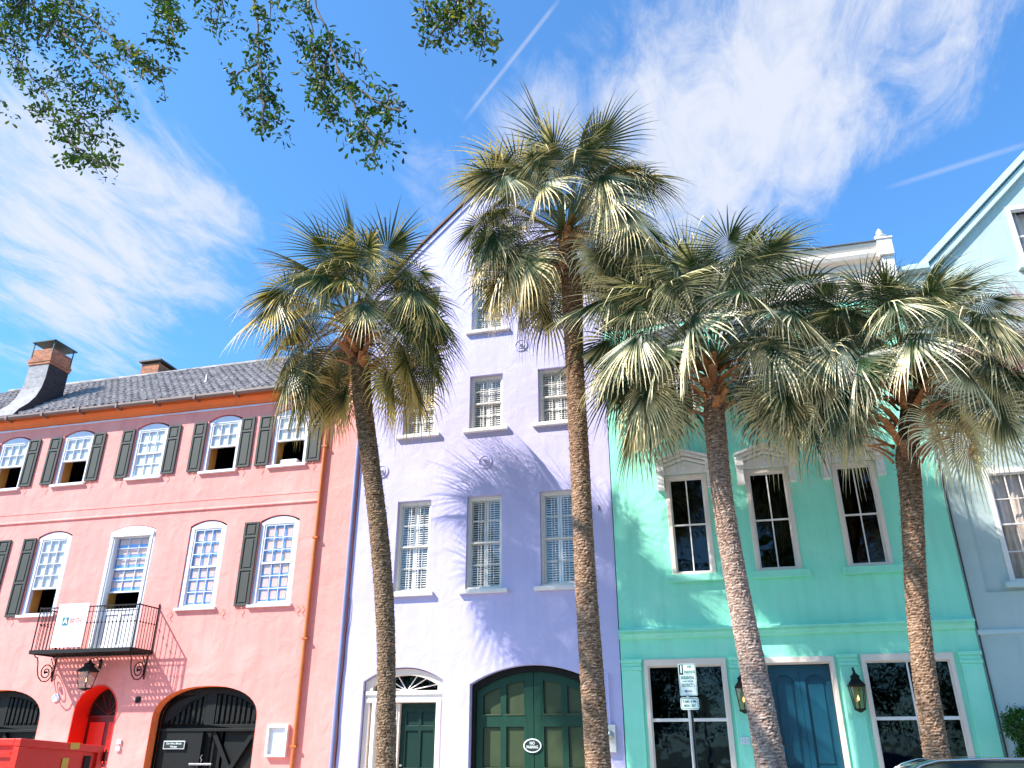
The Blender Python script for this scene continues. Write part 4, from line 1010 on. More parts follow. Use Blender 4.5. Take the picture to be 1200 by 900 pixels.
# ================================================================== PALMS
G_=V((0,0,-1))
def lerp(a,b,t): return a+(b-a)*t
def mixc(a,b,t): return tuple(a[i]*(1-t)+b[i]*t for i in range(3))
def interp(path,z):
    for (p,q) in zip(path[:-1],path[1:]):
        if p[1]<=z<=q[1]: 
            t=(z-p[1])/(q[1]-p[1]); return lerp(p[0],q[0],t),lerp(p[2],q[2],t)
    return (path[-1][0],path[-1][2]) if z>path[-1][1] else (path[0][0],path[0][2])
def smoothpath(path):
    out=[]
    z0,z1=path[0][1],path[-1][1]; n=40
    for k in range(n+1):
        z=z0+(z1-z0)*k/n; w=(z1-z0)*.07; s=[interp(path,min(z1,max(z0,z+d*w))) for d in (-1,-.5,0,.5,1)]
        out.append((sum(a for a,_ in s)/5,z,sum(r for _,r in s)/5))
    return out
def palm(label,path,Y,crown,R0,seed,green,straw,nf,bark,neck_boots,dead=0,upr=1.0,skirt=-55,fringe=1400,clear=.35):
    """path: (x,z,radius) up the stem; crown: (x,z) heart of the crown"""
    kk_=15.9/16.5; path=[(x*kk_,1.6+(z-1.6)*kk_ if z>.01 else 0,r*kk_) for x,z,r in path]; crown=(crown[0]*kk_,1.6+(crown[1]-1.6)*kk_); R0*=kk_; neck_boots=(neck_boots[0],1.6+(neck_boots[1]-1.6)*kk_,neck_boots[2])
    rg=random.Random(seed); path=smoothpath(path)
    t=thing('palm_tree',label,'palm tree',(path[0][0],Y,0),'palms in a row before the houses')
    # ---- trunk
    b=MB(); cols=[]; n=44; z0,z1=path[0][1],crown[1]-.25; dz=.024; nz=int((z1-z0)/dz)
    nv=noise.noise
    for k in range(nz+1):
        z=z0+(z1-z0)*k/nz
        if z<=path[-1][1]: x,r=interp(path,z)
        else:
            u=(z-path[-1][1])/max(.01,z1-path[-1][1]); x=lerp(path[-1][0],crown[0],u); r=path[-1][2]*(1-.15*u)
        yy=Y+.03*math.sin(z*.9+seed)
        for j in range(n):
            a=2*math.pi*j/n; ca,sa=math.cos(a),math.sin(a)
            wob=nv(V((ca*1.5+seed,sa*1.5,z*2.0)))*.5
            ring=(z/.056+wob*.5+nv(V((ca*3.2,sa*3.2,z*4+seed)))*.55)%1.0
            h=nv(V((ca*13+seed*3,sa*13,z*19)))
            saw=(1-ring)**1.5
            rr=r*(1+.03*nv(V((ca*1.2,sa*1.2,z*.8+seed))))+.013*saw+.016*h-.006
            b.v.append((x+rr*ca,yy+rr*sa,z))
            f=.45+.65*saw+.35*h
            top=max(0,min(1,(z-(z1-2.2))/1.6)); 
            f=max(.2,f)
            tp=max(0,min(1,(z-(z0+(z1-z0)*.45))/((z1-z0)*.5))); f*=1-.42*tp; cols.append((f,f*(1-.14*tp),f*(1-.30*tp)))  # upper stem tinted browner, with the crown's shade painted in too
    for k in range(nz):
        for j in range(n):
            a=k*n+j; c=k*n+(j+1)%n; b.f.append((a,c,c+n,a+n))
    for q in range(fringe):     # loose fibres standing off the rings
        z=rg.uniform(z0,z1-.3); a=rg.uniform(0,2*math.pi); x,r=interp(path,z); ca,sa=math.cos(a),math.sin(a)
        r+=.01; l=rg.uniform(.02,.065); w=rg.uniform(.006,.016); up=rg.uniform(-.3,.6)
        p=V((x+ca*r,Y+sa*r,z)); tg=V((-sa,ca,0)); o=V((ca,sa,up)).normalized()
        i=len(b.v); b.v+=[tuple(p-tg*w),tuple(p+tg*w),tuple(p+o*l)]; b.f.append((i,i+1,i+2)); cc=rg.uniform(.7,1.4); cols+=[(cc,cc,cc)]*3
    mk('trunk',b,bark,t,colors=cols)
    # ---- leaf bases (cut boots) around the neck
    b=MB(); cols=[]; cx,cz=crown
    for q in range(neck_boots[0]):
        zz=rg.uniform(neck_boots[1],cz+.15); a=q*2.399+rg.uniform(-.2,.2)
        x,r=interp(path,min(zz,path[-1][1])); 
        if zz>path[-1][1]: u=min(1,(zz-path[-1][1])/max(.01,cz-path[-1][1])); x=lerp(x,cx,u)
        r*=neck_boots[2]*.9
        ca,sa=math.cos(a),math.sin(a); out=V((ca,sa,0)); tg=V((-sa,ca,0))
        el=R(rg.uniform(35,72)); l=rg.uniform(.28,.55)*neck_boots[2]; w=rg.uniform(.05,.085)
        p0=V((x,Y,zz))+out*(r-.05)
        c0=mixc((.55,.20,.06),(.20,.08,.04),rg.random()**1.4); 
        prev=None; i0=len(b.v); m=5
        for s in range(m):
            u=s/(m-1); d=(out*math.cos(el-u*.7)+V((0,0,1))*math.sin(el-u*.7)); p0=p0+d*(l/(m-1)) if s else p0
            ww=w*(1-.35*u); th=.03*(1-.5*u); nn=d.cross(tg).normalized()
            b.v+=[tuple(p0+tg*ww),tuple(p0+nn*th),tuple(p0-tg*ww),tuple(p0-nn*th)]
            c=mixc(c0,(.42,.24,.12),.5*u); cols+=[c]*4
        for s in range(m-1):
            for j in range(4): e=i0+s*4+j; f=i0+s*4+(j+1)%4; b.f.append((e,f,f+4,e+4))
        b.f.append((i0+(m-1)*4,i0+(m-1)*4+1,i0+(m-1)*4+2,i0+(m-1)*4+3))
    mk('leaf_bases',b,M['leafbase'],t,colors=cols)
    # ---- crown of fans
    b=MB(); cols=[]
    def frond(az,el,Lp,Lb,sag,gr,st,age,twist):
        out=V((math.cos(az),math.sin(az),0)); d=(out*math.cos(el)+V((0,0,1))*math.sin(el)).normalized()
        p=V((cx,Y,cz))+out*.10+V((0,0,.10*math.sin(el)))
        pts=[p]; dirs=[d]
        for k in range(7):
            d=(d+G_*sag*.07*(1+.5*k)*max(.15,math.cos(el))).normalized(); p=p+d*(Lp/7); pts.append(p); dirs.append(d)
        side=dirs[-1].cross(V((0,0,1))); 
        if side.length<.1: side=V((-math.sin(az),math.cos(az),0))
        side.normalize()
        pet=mixc(gr,(.20,.22,.07),.6); pet=mixc(pet,(.32,.17,.06),age*.7)
        i0=len(b.v)
        for k,(q,dd) in enumerate(zip(pts,dirs)):
            w=.028*(1-.5*k/7); nn=side.cross(dd).normalized()
            b.v+=[tuple(q+side*w),tuple(q+nn*w*.7),tuple(q-side*w),tuple(q-nn*w*.5)]; cols.extend([pet]*4)
        for k in range(7):
            for j in range(4): e=i0+k*4+j; f=i0+k*4+(j+1)%4; b.f.append((e,f,f+4,e+4))
        # blade frame with a down-curving costa
        dc=dirs[-1]; sd=(side*math.cos(twist)+side.cross(dc)*math.sin(twist)).normalized()
        costa=[pts[-1]]; cd=[dc]
        for k in range(6):
            dc=(dc+G_*.10*(1+sag)).normalized(); costa.append(costa[-1]+dc*(Lb*.42/6)); cd.append(dc)
        ns=50; amax=R(140)
        web=rg.uniform(.27,.40)
        for s in range(ns):
            u=(s/(ns-1))*2-1; th=amax*u
            kk=min(6,max(0,(1-abs(u))**.8*6)); k0=int(kk); k1=min(6,k0+1); fr_=kk-k0
            org=costa[k0].lerp(costa[k1],fr_); dcc=cd[k0].lerp(cd[k1],fr_).normalized()
            nrm=sd.cross(dcc).normalized()
            if nrm.z<0: nrm=-nrm
            # blade folds downward on both sides of the costa
            fold=-.55*abs(math.sin(th))
            dr=(dcc*math.cos(th)+sd*math.sin(th)+nrm*fold).normalized()
            ll=Lb*(.62+.38*math.cos(th*.62))*rg.uniform(.82,1.08)
            steps=8; pr=org.copy(); q=dr.copy()
            tang=(dcc*-math.sin(th)+sd*math.cos(th)).normalized(); nn=q.cross(tang).normalized()
            if nn.z<0: nn=-nn
            # random straw segments: aged leaf plus sun highlights painted into the colour, rest green
            ts=rg.random()<st; tipc=mixc(straw,(.38,.20,.07),rg.random()*.5*age+.1*rg.random())
            basec=mixc(gr,straw,(.88 if ts else .05)+rg.uniform(-.05,.12)); 
            i0=len(b.v); dtheta=2*amax/ns
            drp=rg.uniform(.7,1.25)*(1+sag*.6)*(.5+.9*age+.25)
            brk=rg.random()<.14+.25*age; 
            for k in range(steps+1):
                v=k/steps
                w=ll*dtheta*.5*1.05*min(v,web)*(1.0 if v<=web else max(0.04,1-((v-web)/(1-web))**.8*.97))+.004*(1-v)
                if v>web: w*=.92
                gut=.35*w
                b.v+=[tuple(pr+tang*w+nn*gut*.5),tuple(pr-nn*gut),tuple(pr-tang*w+nn*gut*.5)]
                tt=max(0,(v-.55)/.45); c=mixc(mixc(gr,basec,max(0,min(1,(v-.16)/.24))),tipc,.75*tt**1.5*(.35+.65*age if not ts else 1))
                cols.extend([c]*3)
                if v>.30:
                    q=(q+G_*(.15*drp*(v-.22)*1.6)).normalized()
                    if brk and .5<v<.66: q=(q+G_*1.1).normalized()
                    tang=(tang-q*tang.dot(q)).normalized(); nn=q.cross(tang).normalized()
                    if nn.z<0: nn=-nn
                pr=pr+q*(ll/steps)
            for k in range(steps):
                a=i0+k*3; b.f+=[(a,a+1,a+4,a+3),(a+1,a+2,a+5,a+4)]
    ga=2.39996
    for i in range(nf):
        u=(i+.5)/nf                      # 0 young/top .. 1 old/bottom
        sinel=lerp(math.sin(R(86)),math.sin(R(skirt)),u**1.22)
        el=math.asin(max(-1,min(1,sinel)))+R(rg.uniform(-7,7)); az=i*ga+rg.uniform(-.25,.25)+seed
        if el<R(12) and math.sin(az)<-.25 and rg.random()<.8: continue
        if el<R(28) and abs(math.cos(az))<.5 and rg.random()<.93: continue
        if el<R(16) and abs(math.cos(az))<(.86 if clear>.5 else .75) and rg.random()<clear: continue
        age=max(0,min(1,(u-.35)/.6)); 
        Lp=R0*(.36+.13*math.sin(u*3.1))*rg.uniform(.8,1.12)*(upr if el>.6 else 1); Lb=R0*.43*rg.uniform(.85,1.12)*(.85 if u<.08 else 1)
        g=mixc(green,(green[0]*1.5,green[1]*1.25,green[2]),rg.random()*.8)
        st=min(.97,rg.choice([.2,.5,.8,1.0])*(.55+.8*age) )
        if u<.12: st*=.4
        frond(az,el,Lp,Lb,.35+.65*u+rg.uniform(-.1,.2),g,st,age,rg.uniform(-.9,.9))
    mk('crown',b,M['palmleaf'],t,colors=cols)
    if dead:
        b=MB(); cols=[]
        straw2=(.62,.42,.19)
        keep=straw; 
        for q in range(dead):
            s_=straw; az=R(-20+70*q)-R(60)
            frond(az,R(-35),R0*.42,R0*.42,1.8,(.5,.32,.13),1.0,1.0,rg.uniform(-1,1))
        mk('dead_frond',b,M['palmleaf'],t,colors=cols)
    return t
def lb():
    m,nt,b=nodes('palm_leaf_base'); at=N(nt,'ShaderNodeVertexColor',layer_name='tint'); tc=N(nt,'ShaderNodeTexCoord'); nz=N(nt,'ShaderNodeTexNoise',Scale=22.0,Detail=5.0); L(nt,tc.outputs['Object'],nz.inputs['Vector'])
    r=N(nt,'ShaderNodeMapRange'); r.inputs[1].default_value=.3; r.inputs[2].default_value=.7; r.inputs[3].default_value=.5; r.inputs[4].default_value=1.4; L(nt,nz.outputs['Fac'],r.inputs[0])
    vm=N(nt,'ShaderNodeVectorMath',operation='SCALE'); L(nt,at.outputs[0],vm.inputs[0]); L(nt,r.outputs[0],vm.inputs['Scale']); L(nt,vm.outputs[0],b.inputs['Base Color']); b.inputs['Roughness'].default_value=.8
    bp=N(nt,'ShaderNodeBump',Strength=.5,Distance=.01); L(nt,nz.outputs['Fac'],bp.inputs['Height']); L(nt,bp.outputs[0],b.inputs['Normal']); return m
M['leafbase']=lb()
bk1=barkmat('palm_bark_brown',(.07,.04,.022),(.31,.19,.11),(.60,.43,.29))
bk2=barkmat('palm_bark_rusty',(.09,.05,.03),(.42,.24,.14),(.72,.52,.38))
bk3=barkmat('palm_bark_pale',(.18,.10,.07),(.60,.41,.32),(.82,.64,.54))
PY=-4.1
palm('leaning palm with brown trunk before the pink house edge, leftmost of the row',
     [(-6.75,0,.22),(-6.80,1.23,.20),(-6.86,2.06,.19),(-7.02,4.04,.20),(-7.24,5.64,.215),(-7.39,6.51,.215),(-7.70,7.97,.22),(-8.04,9.51,.23),(-8.16,10.2,.24)],
     PY,(-8.42,11.45),3.55,11,(.022,.052,.008),(.78,.58,.20),104,bk1,(60,10.15,1.15),upr=.98,skirt=-36)
palm('tallest palm with straight rusty trunk in front of the lavender house',
     [(-2.48,0,.27),(-2.53,1.25,.24),(-2.58,3.07,.235),(-2.62,4.06,.225),(-2.66,6.06,.21),(-2.68,8.3,.215),(-2.70,9.91,.21),(-2.69,11.72,.25)],
     PY,(-2.80,13.45),3.6,27,(.018,.045,.008),(.88,.68,.34),104,bk2,(40,11.95,1.0),upr=1.08,skirt=-26)
palm('palm with pale leaning trunk in front of the blue door',
     [(.66,0,.34),(.60,1.26,.27),(.51,2.7,.25),(.38,4.27,.225),(.28,5.9,.215),(.28,7.1,.21),(.30,7.96,.235)],
     PY,(.36,9.25),3.55,5,(.014,.042,.012),(.92,.78,.46),108,bk3,(46,8.05,1.1),upr=1.3,skirt=-5,clear=.97)
palm('rightmost palm with bulging orange leaf bases before the mint and aqua houses',
     [(3.32,0,.24),(3.36,1.45,.21),(3.42,2.65,.20),(3.56,4.14,.195),(3.74,5.4,.2),(3.88,6.38,.205),(3.92,6.8,.23)],
     PY,(4.27,8.5),3.0,43,(.018,.045,.012),(.92,.79,.48),100,bk2,(80,6.7,1.5),dead=2,upr=1.2,skirt=-4,clear=.95)

# ================================================================== overhanging oak
def leafcloud(b,cols,c,rad,n,rg,size,tints,twigs=None):
    for _ in range(n):
        while True:
            p=V((rg.uniform(-1,1),rg.uniform(-1,1),rg.uniform(-1,1)))
            if p.length<1: break
        p=V((c[0]+p.x*rad[0],c[1]+p.y*rad[1],c[2]+p.z*rad[2]))
        d=V((rg.uniform(-1,1),rg.uniform(-1,1),rg.uniform(-1,.6))).normalized(); s=d.cross(V((rg.uniform(-1,1),rg.uniform(-1,1),rg.uniform(-1,1)))).normalized()
        l=size*rg.uniform(.7,1.25); w=l*.26
        i=len(b.v); nn=d.cross(s)*w*.3
        b.v+=[tuple(p),tuple(p+d*l*.45+s*w*.75+nn),tuple(p+d*l*.85+s*w*.8+nn),tuple(p+d*l),tuple(p+d*l*.85-s*w*.8+nn),tuple(p+d*l*.45-s*w*.75+nn)]
        b.f+=[(i,i+1,i+2,i+3),(i,i+3,i+4,i+5)]; cc=rg.choice(tints); k=rg.uniform(.7,1.3); cols.extend([(cc[0]*k,cc[1]*k,cc[2]*k)]*6)
oak=thing('oak_tree','overhanging oak with small dark leaves drooping into the top of the view','tree',(-11.5,-20.5,0))
wood=MB(); wood.tube([(-11.5,-20.5,0),(-11.4,-20.4,1.5),(-11.3,-20.1,3.5),(-11.2,-19.6,5.8)],[.62,.46,.42,.40],14)
wood.tube([(-11.2,-19.6,5.6),(-11.0,-18.6,8.5),(-10.8,-16.6,12.0),(-11.3,-14.0,15.6),(-12.0,-12.4,17.6),(-12.6,-11.4,17.8)],[.36,.30,.24,.18,.14,.1],10)
wood.tube([(-11.2,-19.4,5.6),(-10,-18.2,9.5),(-8.2,-16,13.5),(-7.2,-13.6,16.2),(-6.6,-11.6,17.0),(-5.6,-11.0,16.9)],[.34,.28,.22,.16,.12,.07],10)
wood.tube([(-7.2,-13.6,16.2),(-5.2,-12.4,16.2),(-3.9,-11.4,15.4),(-2.6,-11,14.6)],[.13,.10,.08,.05],8)
wood.tube([(-10.8,-16.6,12.0),(-12.4,-14.4,15.0),(-13.8,-12.0,16.8),(-14.2,-11.0,16.6)],[.16,.12,.09,.06],8)
rg=random.Random(77)
lv=MB(); lc=[]; OT=[(.03,.075,.012),(.045,.10,.015),(.02,.05,.012),(.09,.13,.015)]; OY=[(.22,.20,.03),(.15,.16,.03)]
def twig(p,q,r0,r1,sag=0.0):
    p=V(p);q=V(q); m=[]
    for k in range(7):
        u=k/6; w=V((rg.uniform(-1,1),rg.uniform(-1,1),rg.uniform(-1,1)))*(q-p).length*.025*(0<k<6)
        m.append(p.lerp(q,u)+w+V((0,0,-sag*math.sin(u*math.pi))))
    wood.tube(m,[lerp(r0,r1,k/6) for k in range(7)],5,False); return m
def spray(m,n,reach,size,tints,dens=7):
    """side twigs off a limb each ending in a small rosette of leaves"""
    for _ in range(n):
        a=rg.randrange(1,len(m)); o=m[a-1].lerp(m[a],rg.random())
        d=V((rg.uniform(-1,1),rg.uniform(-.8,.8),rg.uniform(-1.1,.5))).normalized(); L_=reach*rg.uniform(.3,1)
        e=o+d*L_; mid=o.lerp(e,.5)+V((rg.uniform(-.05,.05),0,rg.uniform(-.04,.08)))*L_
        wood.tube([o,mid,e],[.008,.006,.004],3,False)
        for q in range(rg.randint(2,4)):
            leafcloud(lv,lc,o.lerp(e,rg.uniform(.45,1)),(.12,.12,.10),dens,rg,size,tints)
for line,n,reach,dens,ti in OAKB:
    for a,c in zip(line[:-1],line[1:]):
        m=twig(a,c,.022,.014); spray(m,max(1,int(1.25*n/(len(line)-1))),reach,.10,ti and OY+OT or OT,dens)
for c,rad,n,ti in OAKC:
    leafcloud(lv,lc,c,rad,int(n*.8),rg,.11,(OY*2+OT) if ti else OT)
    for _ in range(max(3,n//25)):
        e=V((c[0]+rg.uniform(-1,1)*rad[0]*.8,c[1]+rg.uniform(-1,1)*rad[1]*.8,c[2]+rg.uniform(-1,1)*rad[2]*.8)); wood.tube([V(c)+V((rg.uniform(-.1,.1),0,rad[2]*.9)),V(c).lerp(e,.5),e],[.012,.008,.004],4,False)
mk('branches',wood,M['oakbark'],oak,smooth=True)
mk('foliage',lv,M['leaf'],oak,colors=lc)

# ================================================================== bare pink budded tree
pt=thing('budding_tree','bare twiggy tree with pink buds in front of the aqua gable','tree',(9.9,-1.7,0))
w_=MB(); bd=MB(); rg=random.Random(8)
w_.tube([(9.9,-1.7,0),(9.85,-1.65,2),(9.7,-1.6,4.5),(9.6,-1.6,6.8)],[.13,.11,.09,.07],10)
def grow(p,d,l,r,dep):
    q=p+d*l; mid=p.lerp(q,.5)+V((rg.uniform(-1,1),rg.uniform(-1,1),rg.uniform(-1,1)))*l*.06
    w_.tube([p,mid,q],[r,r*.85,r*.7],4 if dep>2 else 3,False)
    if dep<=3:
        for _ in range(3 if dep else 5):
            c=p.lerp(q,rg.random())+V((rg.uniform(-1,1),rg.uniform(-1,1),rg.uniform(-1,1)))*.02; s=rg.uniform(.008,.02)
            i=len(bd.v); bd.v+=[tuple(c+V((s,0,0))),tuple(c+V((-s*.5,s*.8,0))),tuple(c+V((-s*.5,-s*.8,0))),tuple(c+V((0,0,s*1.6)))]; bd.f+=[(i,i+2,i+1),(i,i+1,i+3),(i+1,i+2,i+3),(i+2,i,i+3)]
    if dep==0: return
    for k in range(3 if dep>1 else 4):
        nd=(d+V((rg.uniform(-1,1),rg.uniform(-1,1),rg.uniform(-.45,.8)))*.62).normalized()
        grow(p.lerp(q,rg.uniform(.55,1)),nd,l*rg.uniform(.62,.88),r*.62,dep-1)
for (dx,dy,dz_) in ((-.75,-.1,.9),(-.35,.2,1),(.3,-.2,1),(.7,.2,.8),(-.95,.1,.65),(0,-.3,1)):
    grow(V((9.6,-1.6,rg.uniform(6.0,6.8))),V((dx,dy,dz_)).normalized(),1.9,.05,6)
mk('trunk',w_,M['pinktwig'],pt); mk('buds',bd,M['bud'],pt)

# ================================================================== clipped shrub in a pot
sh=thing('potted_topiary','clipped shrub with two leafy balls on a stem by the aqua wall','plant',(5.55,-.75,0))
b=MB(); b.lathe([(.16,0),(.17,.02),(.25,.42),(.28,.43),(.28,.50),(.24,.5),(.22,.44),(.001,.44)],(5.55,-.75,0.12),24); mk('pot',b,M['terra'],sh,smooth=False)
b=MB(); b.tube([(5.55,-.75,.5),(5.53,-.74,1.0),(5.57,-.76,1.5),(5.55,-.75,1.9)],[.035,.03,.03,.02],8); mk('stem',b,M['oakbark'],sh)
b=MB(); cols=[]; rg=random.Random(4)
for c,rad,n in (((5.56,-.75,2.0),.33,2600),((5.68,-.72,1.45),.30,2200),((5.55,-.8,1.0),.26,1200)):
    for _ in range(n):
        d=V((rg.gauss(0,1),rg.gauss(0,1),rg.gauss(0,1))).normalized(); rr=rad*(.55+.5*rg.random())*(1+.22*noise.noise(d*2.5+V(c)))
        leafcloud(b,cols,V(c)+d*rr,(.02,.02,.02),1,rg,.055,[(.03,.10,.015),(.05,.15,.02),(.02,.06,.012)])
mk('foliage',b,M['leaf'],sh,colors=cols)

# ================================================================== parking sign on its post
t=thing('parking_sign','green and white parking district sign with an arrow on a steel post','street sign',(-.68,-4.4,0.12))
b=MB(); b.box(-.725,-.695,-4.415,-4.385,.12,2.93); mk('post',b,M['galv'],t,bevel=.003)
b=MB(); b.box(-.675,-.655,-4.39,-4.36,.12,2.3); b.box(-.694,-.676,-4.37,-4.36,.12,2.3); mk('post_channel',b,plain('dark_steel',(.06,.055,.05),.5,metal=.5),t)
def rrect(x0,x1,z0,z1,r,n=5):
    pts=[]
    for (cx,cz,a0) in ((x1-r,z0+r,-90),(x1-r,z1-r,0),(x0+r,z1-r,90),(x0+r,z0+r,180)):
        for k in range(n+1): a=R(a0+90*k/n); pts.append((cx+r*math.cos(a),cz+r*math.sin(a)))
    return pts
x0,x1,z0,z1=-.855,-.545,2.44,2.985; y=-4.42
b=MB(); b.plate(rrect(x0,x1,z0,z1,.03),y-.004,y+.0); pl=mk('main_plate',b,M['signwhite'],t)
b=MB(); b.plate(rrect(x0+.008,x1-.008,z0+.008,z1-.008,.025),y-.0055,y-.0045,[rrect(x0+.016,x1-.016,z0+.016,z1-.016,.02)]); b.box(x0+.04,x1-.016,y-.0055,y-.0045,2.795,2.80)
mk('sign_border',b,M['signgreen'],pl)
b=MB(); b.box(x0+.018,x0+.085,y-.007,y-.0045,2.80,2.968); mk('numeral_block',b,M['signblack'],pl)
text('1',x0+.052,y-.0075,2.885,.13,M['signwhite'],pl,'numeral',bold=.02)
text('HR',x0+.20,y-.006,2.93,.042,M['signgreen'],pl,bold=.03); text('PARKING',x0+.20,y-.006,2.84,.05,M['signgreen'],pl,bold=.03,width=.19)
text('RESIDENTIAL',x0+.155,y-.006,2.745,.05,M['signgreen'],pl,bold=.03,width=.24); text('PARK ZONE',x0+.155,y-.006,2.685,.022,M['signgreen'],pl,bold=.02,width=.18)
text('DISTRICT 1',x0+.155,y-.006,2.615,.055,M['signgreen'],pl,bold=.02,width=.22)
b=MB(); b.plate([(x0+.08,2.52),(x0+.12,2.50),(x0+.12,2.513),(x0+.22,2.513),(x0+.22,2.527),(x0+.12,2.527),(x0+.12,2.54)],y-.0055,y-.0045); mk('arrow',b,M['signblack'],pl)
x0,x1,z0,z1=-.86,-.54,2.21,2.415
b=MB(); b.plate(rrect(x0,x1,z0,z1,.04),y-.004,y+.0); pl=mk('lower_plate',b,M['signwhite'],t)
b=MB(); b.plate(rrect(x0+.012,x1-.012,z0+.012,z1-.012,.03),y-.0055,y-.0045,[rrect(x0+.022,x1-.022,z0+.022,z1-.022,.025)]); mk('sign_border',b,M['signgreen'],pl)
text('9 AM - 6 PM',-.70,y-.006,2.345,.042,M['signgreen'],pl,bold=.03,width=.23); text('MON - SAT',-.70,y-.006,2.275,.042,M['signgreen'],pl,bold=.03,width=.2)

# ================================================================== red container
dc=thing('waste_container','open red steel waste container parked before the pink house','container',(-15.4,-6.1,0))
b=MB(); X0,X1,Y0,Y1=-19.4,-12.22,-7.2,-5.1
def zr(y): return 1.745-.055*(y-Y0)
# four tapered sides
def sidebox(x0,x1,y0,y1,z0,dz0=0):
    i=len(b.v)
    b.v+=[(x0,y0,z0),(x1,y0,z0),(x1,y1,z0),(x0,y1,z0),(x0,y0,zr(y0)+dz0),(x1,y0,zr(y0)+dz0),(x1,y1,zr(y1)+dz0),(x0,y1,zr(y1)+dz0)]
    b.f+=[(i,i+3,i+2,i+1),(i+4,i+5,i+6,i+7),(i,i+1,i+5,i+4),(i+1,i+2,i+6,i+5),(i+2,i+3,i+7,i+6),(i+3,i,i+4,i+7)]
sidebox(X0,X1,Y0+.03,Y0+.07,.45,-.02); sidebox(X0,X1,Y1-.07,Y1-.03,.45,-.02); sidebox(X0,X0+.05,Y0+.05,Y1-.05,.45,-.02); sidebox(X1-.09,X1-.05,Y0+.05,Y1-.05,.45,-.02)
b.box(X0,X1-.05,Y0+.05,Y1-.05,.42,.47); mk('body',b,M['red'],dc)
b=MB(); 
def rail(x0,x1,y0,y1,h,off=0):
    i=len(b.v)
    b.v+=[(x0,y0,zr(y0)-h+off),(x1,y0,zr(y0)-h+off),(x1,y1,zr(y1)-h+off),(x0,y1,zr(y1)-h+off),(x0,y0,zr(y0)+off),(x1,y0,zr(y0)+off),(x1,y1,zr(y1)+off),(x0,y1,zr(y1)+off)]
    b.f+=[(i,i+3,i+2,i+1),(i+4,i+5,i+6,i+7),(i,i+1,i+5,i+4),(i+1,i+2,i+6,i+5),(i+2,i+3,i+7,i+6),(i+3,i,i+4,i+7)]
rail(X0,X1-.13,Y0-.02,Y0+.09,.12); rail(X0,X1-.13,Y1-.09,Y1+.02,.12); rail(X1-.12,X1+.02,Y0-.03,Y1+.03,.13); mk('top_rail',b,M['red'],dc,bevel=.012)
for x in [X0+.5+.86*k for k in range(8)]:
    b=MB(); b.box(x,x+.09,Y0-.03,Y0+.029,.45,1.60); mk('rib',b,M['red'],dc,bevel=.008)
b=MB(); b.box(X1-.5,X1-.14,Y0-.045,Y0-.021,1.25,1.28); b.box(X1-.5,X1-.14,Y0-.045,Y0-.021,1.5,1.53); b.box(X0+.2,X1-.6,Y0-.028,Y0+.0,1.42,1.46); mk('side_rail',b,M['red'],dc)
b=MB(); b.box(X1-.12,X1+.01,Y0-.02,Y0+.12,.45,1.615); mk('corner_post',b,M['red'],dc,bevel=.01)
b=MB(); b.box(X1-.12,X1+.01,Y1-.12,Y1+.02,.45,1.51); mk('corner_post',b,M['red'],dc,bevel=.01)
b=MB(); b.box(X1-.048,X1-.02,Y1-.42,Y1-.26,.5,1.45); mk('black_strip',b,M['black'],dc)
b=MB(); b.box(X1+.021,X1+.025,-6.02,-5.78,1.57,1.68); b.box(X1-.047,X1-.035,-6.08,-5.92,.95,1.42); mk('warning_sticker',b,M['sticker'],dc)
for z in (.75,1.35):
    b=MB(); b.box(X1+.0,X1+.07,Y1+.02,Y1+.09,z,z+.17); b.tube([(X1+.04,Y1+.055,z-.05),(X1+.04,Y1+.055,z+.22)],.02,8)
    mk('hinge',b,M['darkred'],dc)
b=MB()
for x in (X0+.8,X1-.8):
    for yy in (Y0+.2,Y1-.3): b.lathe([(.12,0),(.12,.1)],(x,yy,.30),16,'y')
    b.box(x-.1,x+.1,Y0+.2,Y1-.2,.28,.42)
b.box(X0,X1-.1,Y0+.3,Y0+.42,.2,.42); b.box(X0,X1-.1,Y1-.42,Y1-.3,.2,.42); b.lathe([(.1,0),(.1,1.9)],(X0+.8,Y1-.1,.14),14,'y'); b.lathe([(.1,0),(.1,1.9)],(X1-.8,Y1-.1,.14),14,'y'); mk('skid_rails',b,M['black'],dc)

# ================================================================== parked car
car=thing('parked_car','dark parked car with bright roof trim at the lower right corner','car',(3.05,-6.3,0))
def loft(sections,name,mat,par,smooth=True):
    b=MB(); n=len(sections[0])
    for s in sections: b.v+=[tuple(p) for p in s]
    for k in range(len(sections)-1):
        for j in range(n): a=k*n+j; c=k*n+(j+1)%n; b.f.append((a,c,c+n,a+n))
    b.f.append(tuple(range(n-1,-1,-1))); e=(len(sections)-1)*n; b.f.append(tuple(range(e,e+n)))
    return mk(name,b,mat,par,smooth=smooth,bevel=0)
cx,cy=3.05,-6.3
def csec(x,zt,hw,zb=.32,belly=.9):
    return [(cx+x,cy-hw*.86,zb),(cx+x,cy-hw,zb+.12),(cx+x,cy-hw*1.0,zb+(zt-zb)*.6),(cx+x,cy-hw*.94,zt-.06),(cx+x,cy-hw*.8,zt),(cx+x,cy+hw*.8,zt),(cx+x,cy+hw*.94,zt-.06),(cx+x,cy+hw,zb+(zt-zb)*.6),(cx+x,cy+hw,zb+.12),(cx+x,cy+hw*.86,zb)]
loft([csec(-2.32,.62,.62,.40),csec(-2.25,.80,.80,.30),csec(-1.9,.90,.88),csec(-1.2,.97,.90),csec(-.3,.99,.90),csec(1.0,1.0,.90),csec(1.9,1.02,.88),csec(2.25,.95,.82),csec(2.34,.6,.66,.38)],'body',M['carpaint'],car)
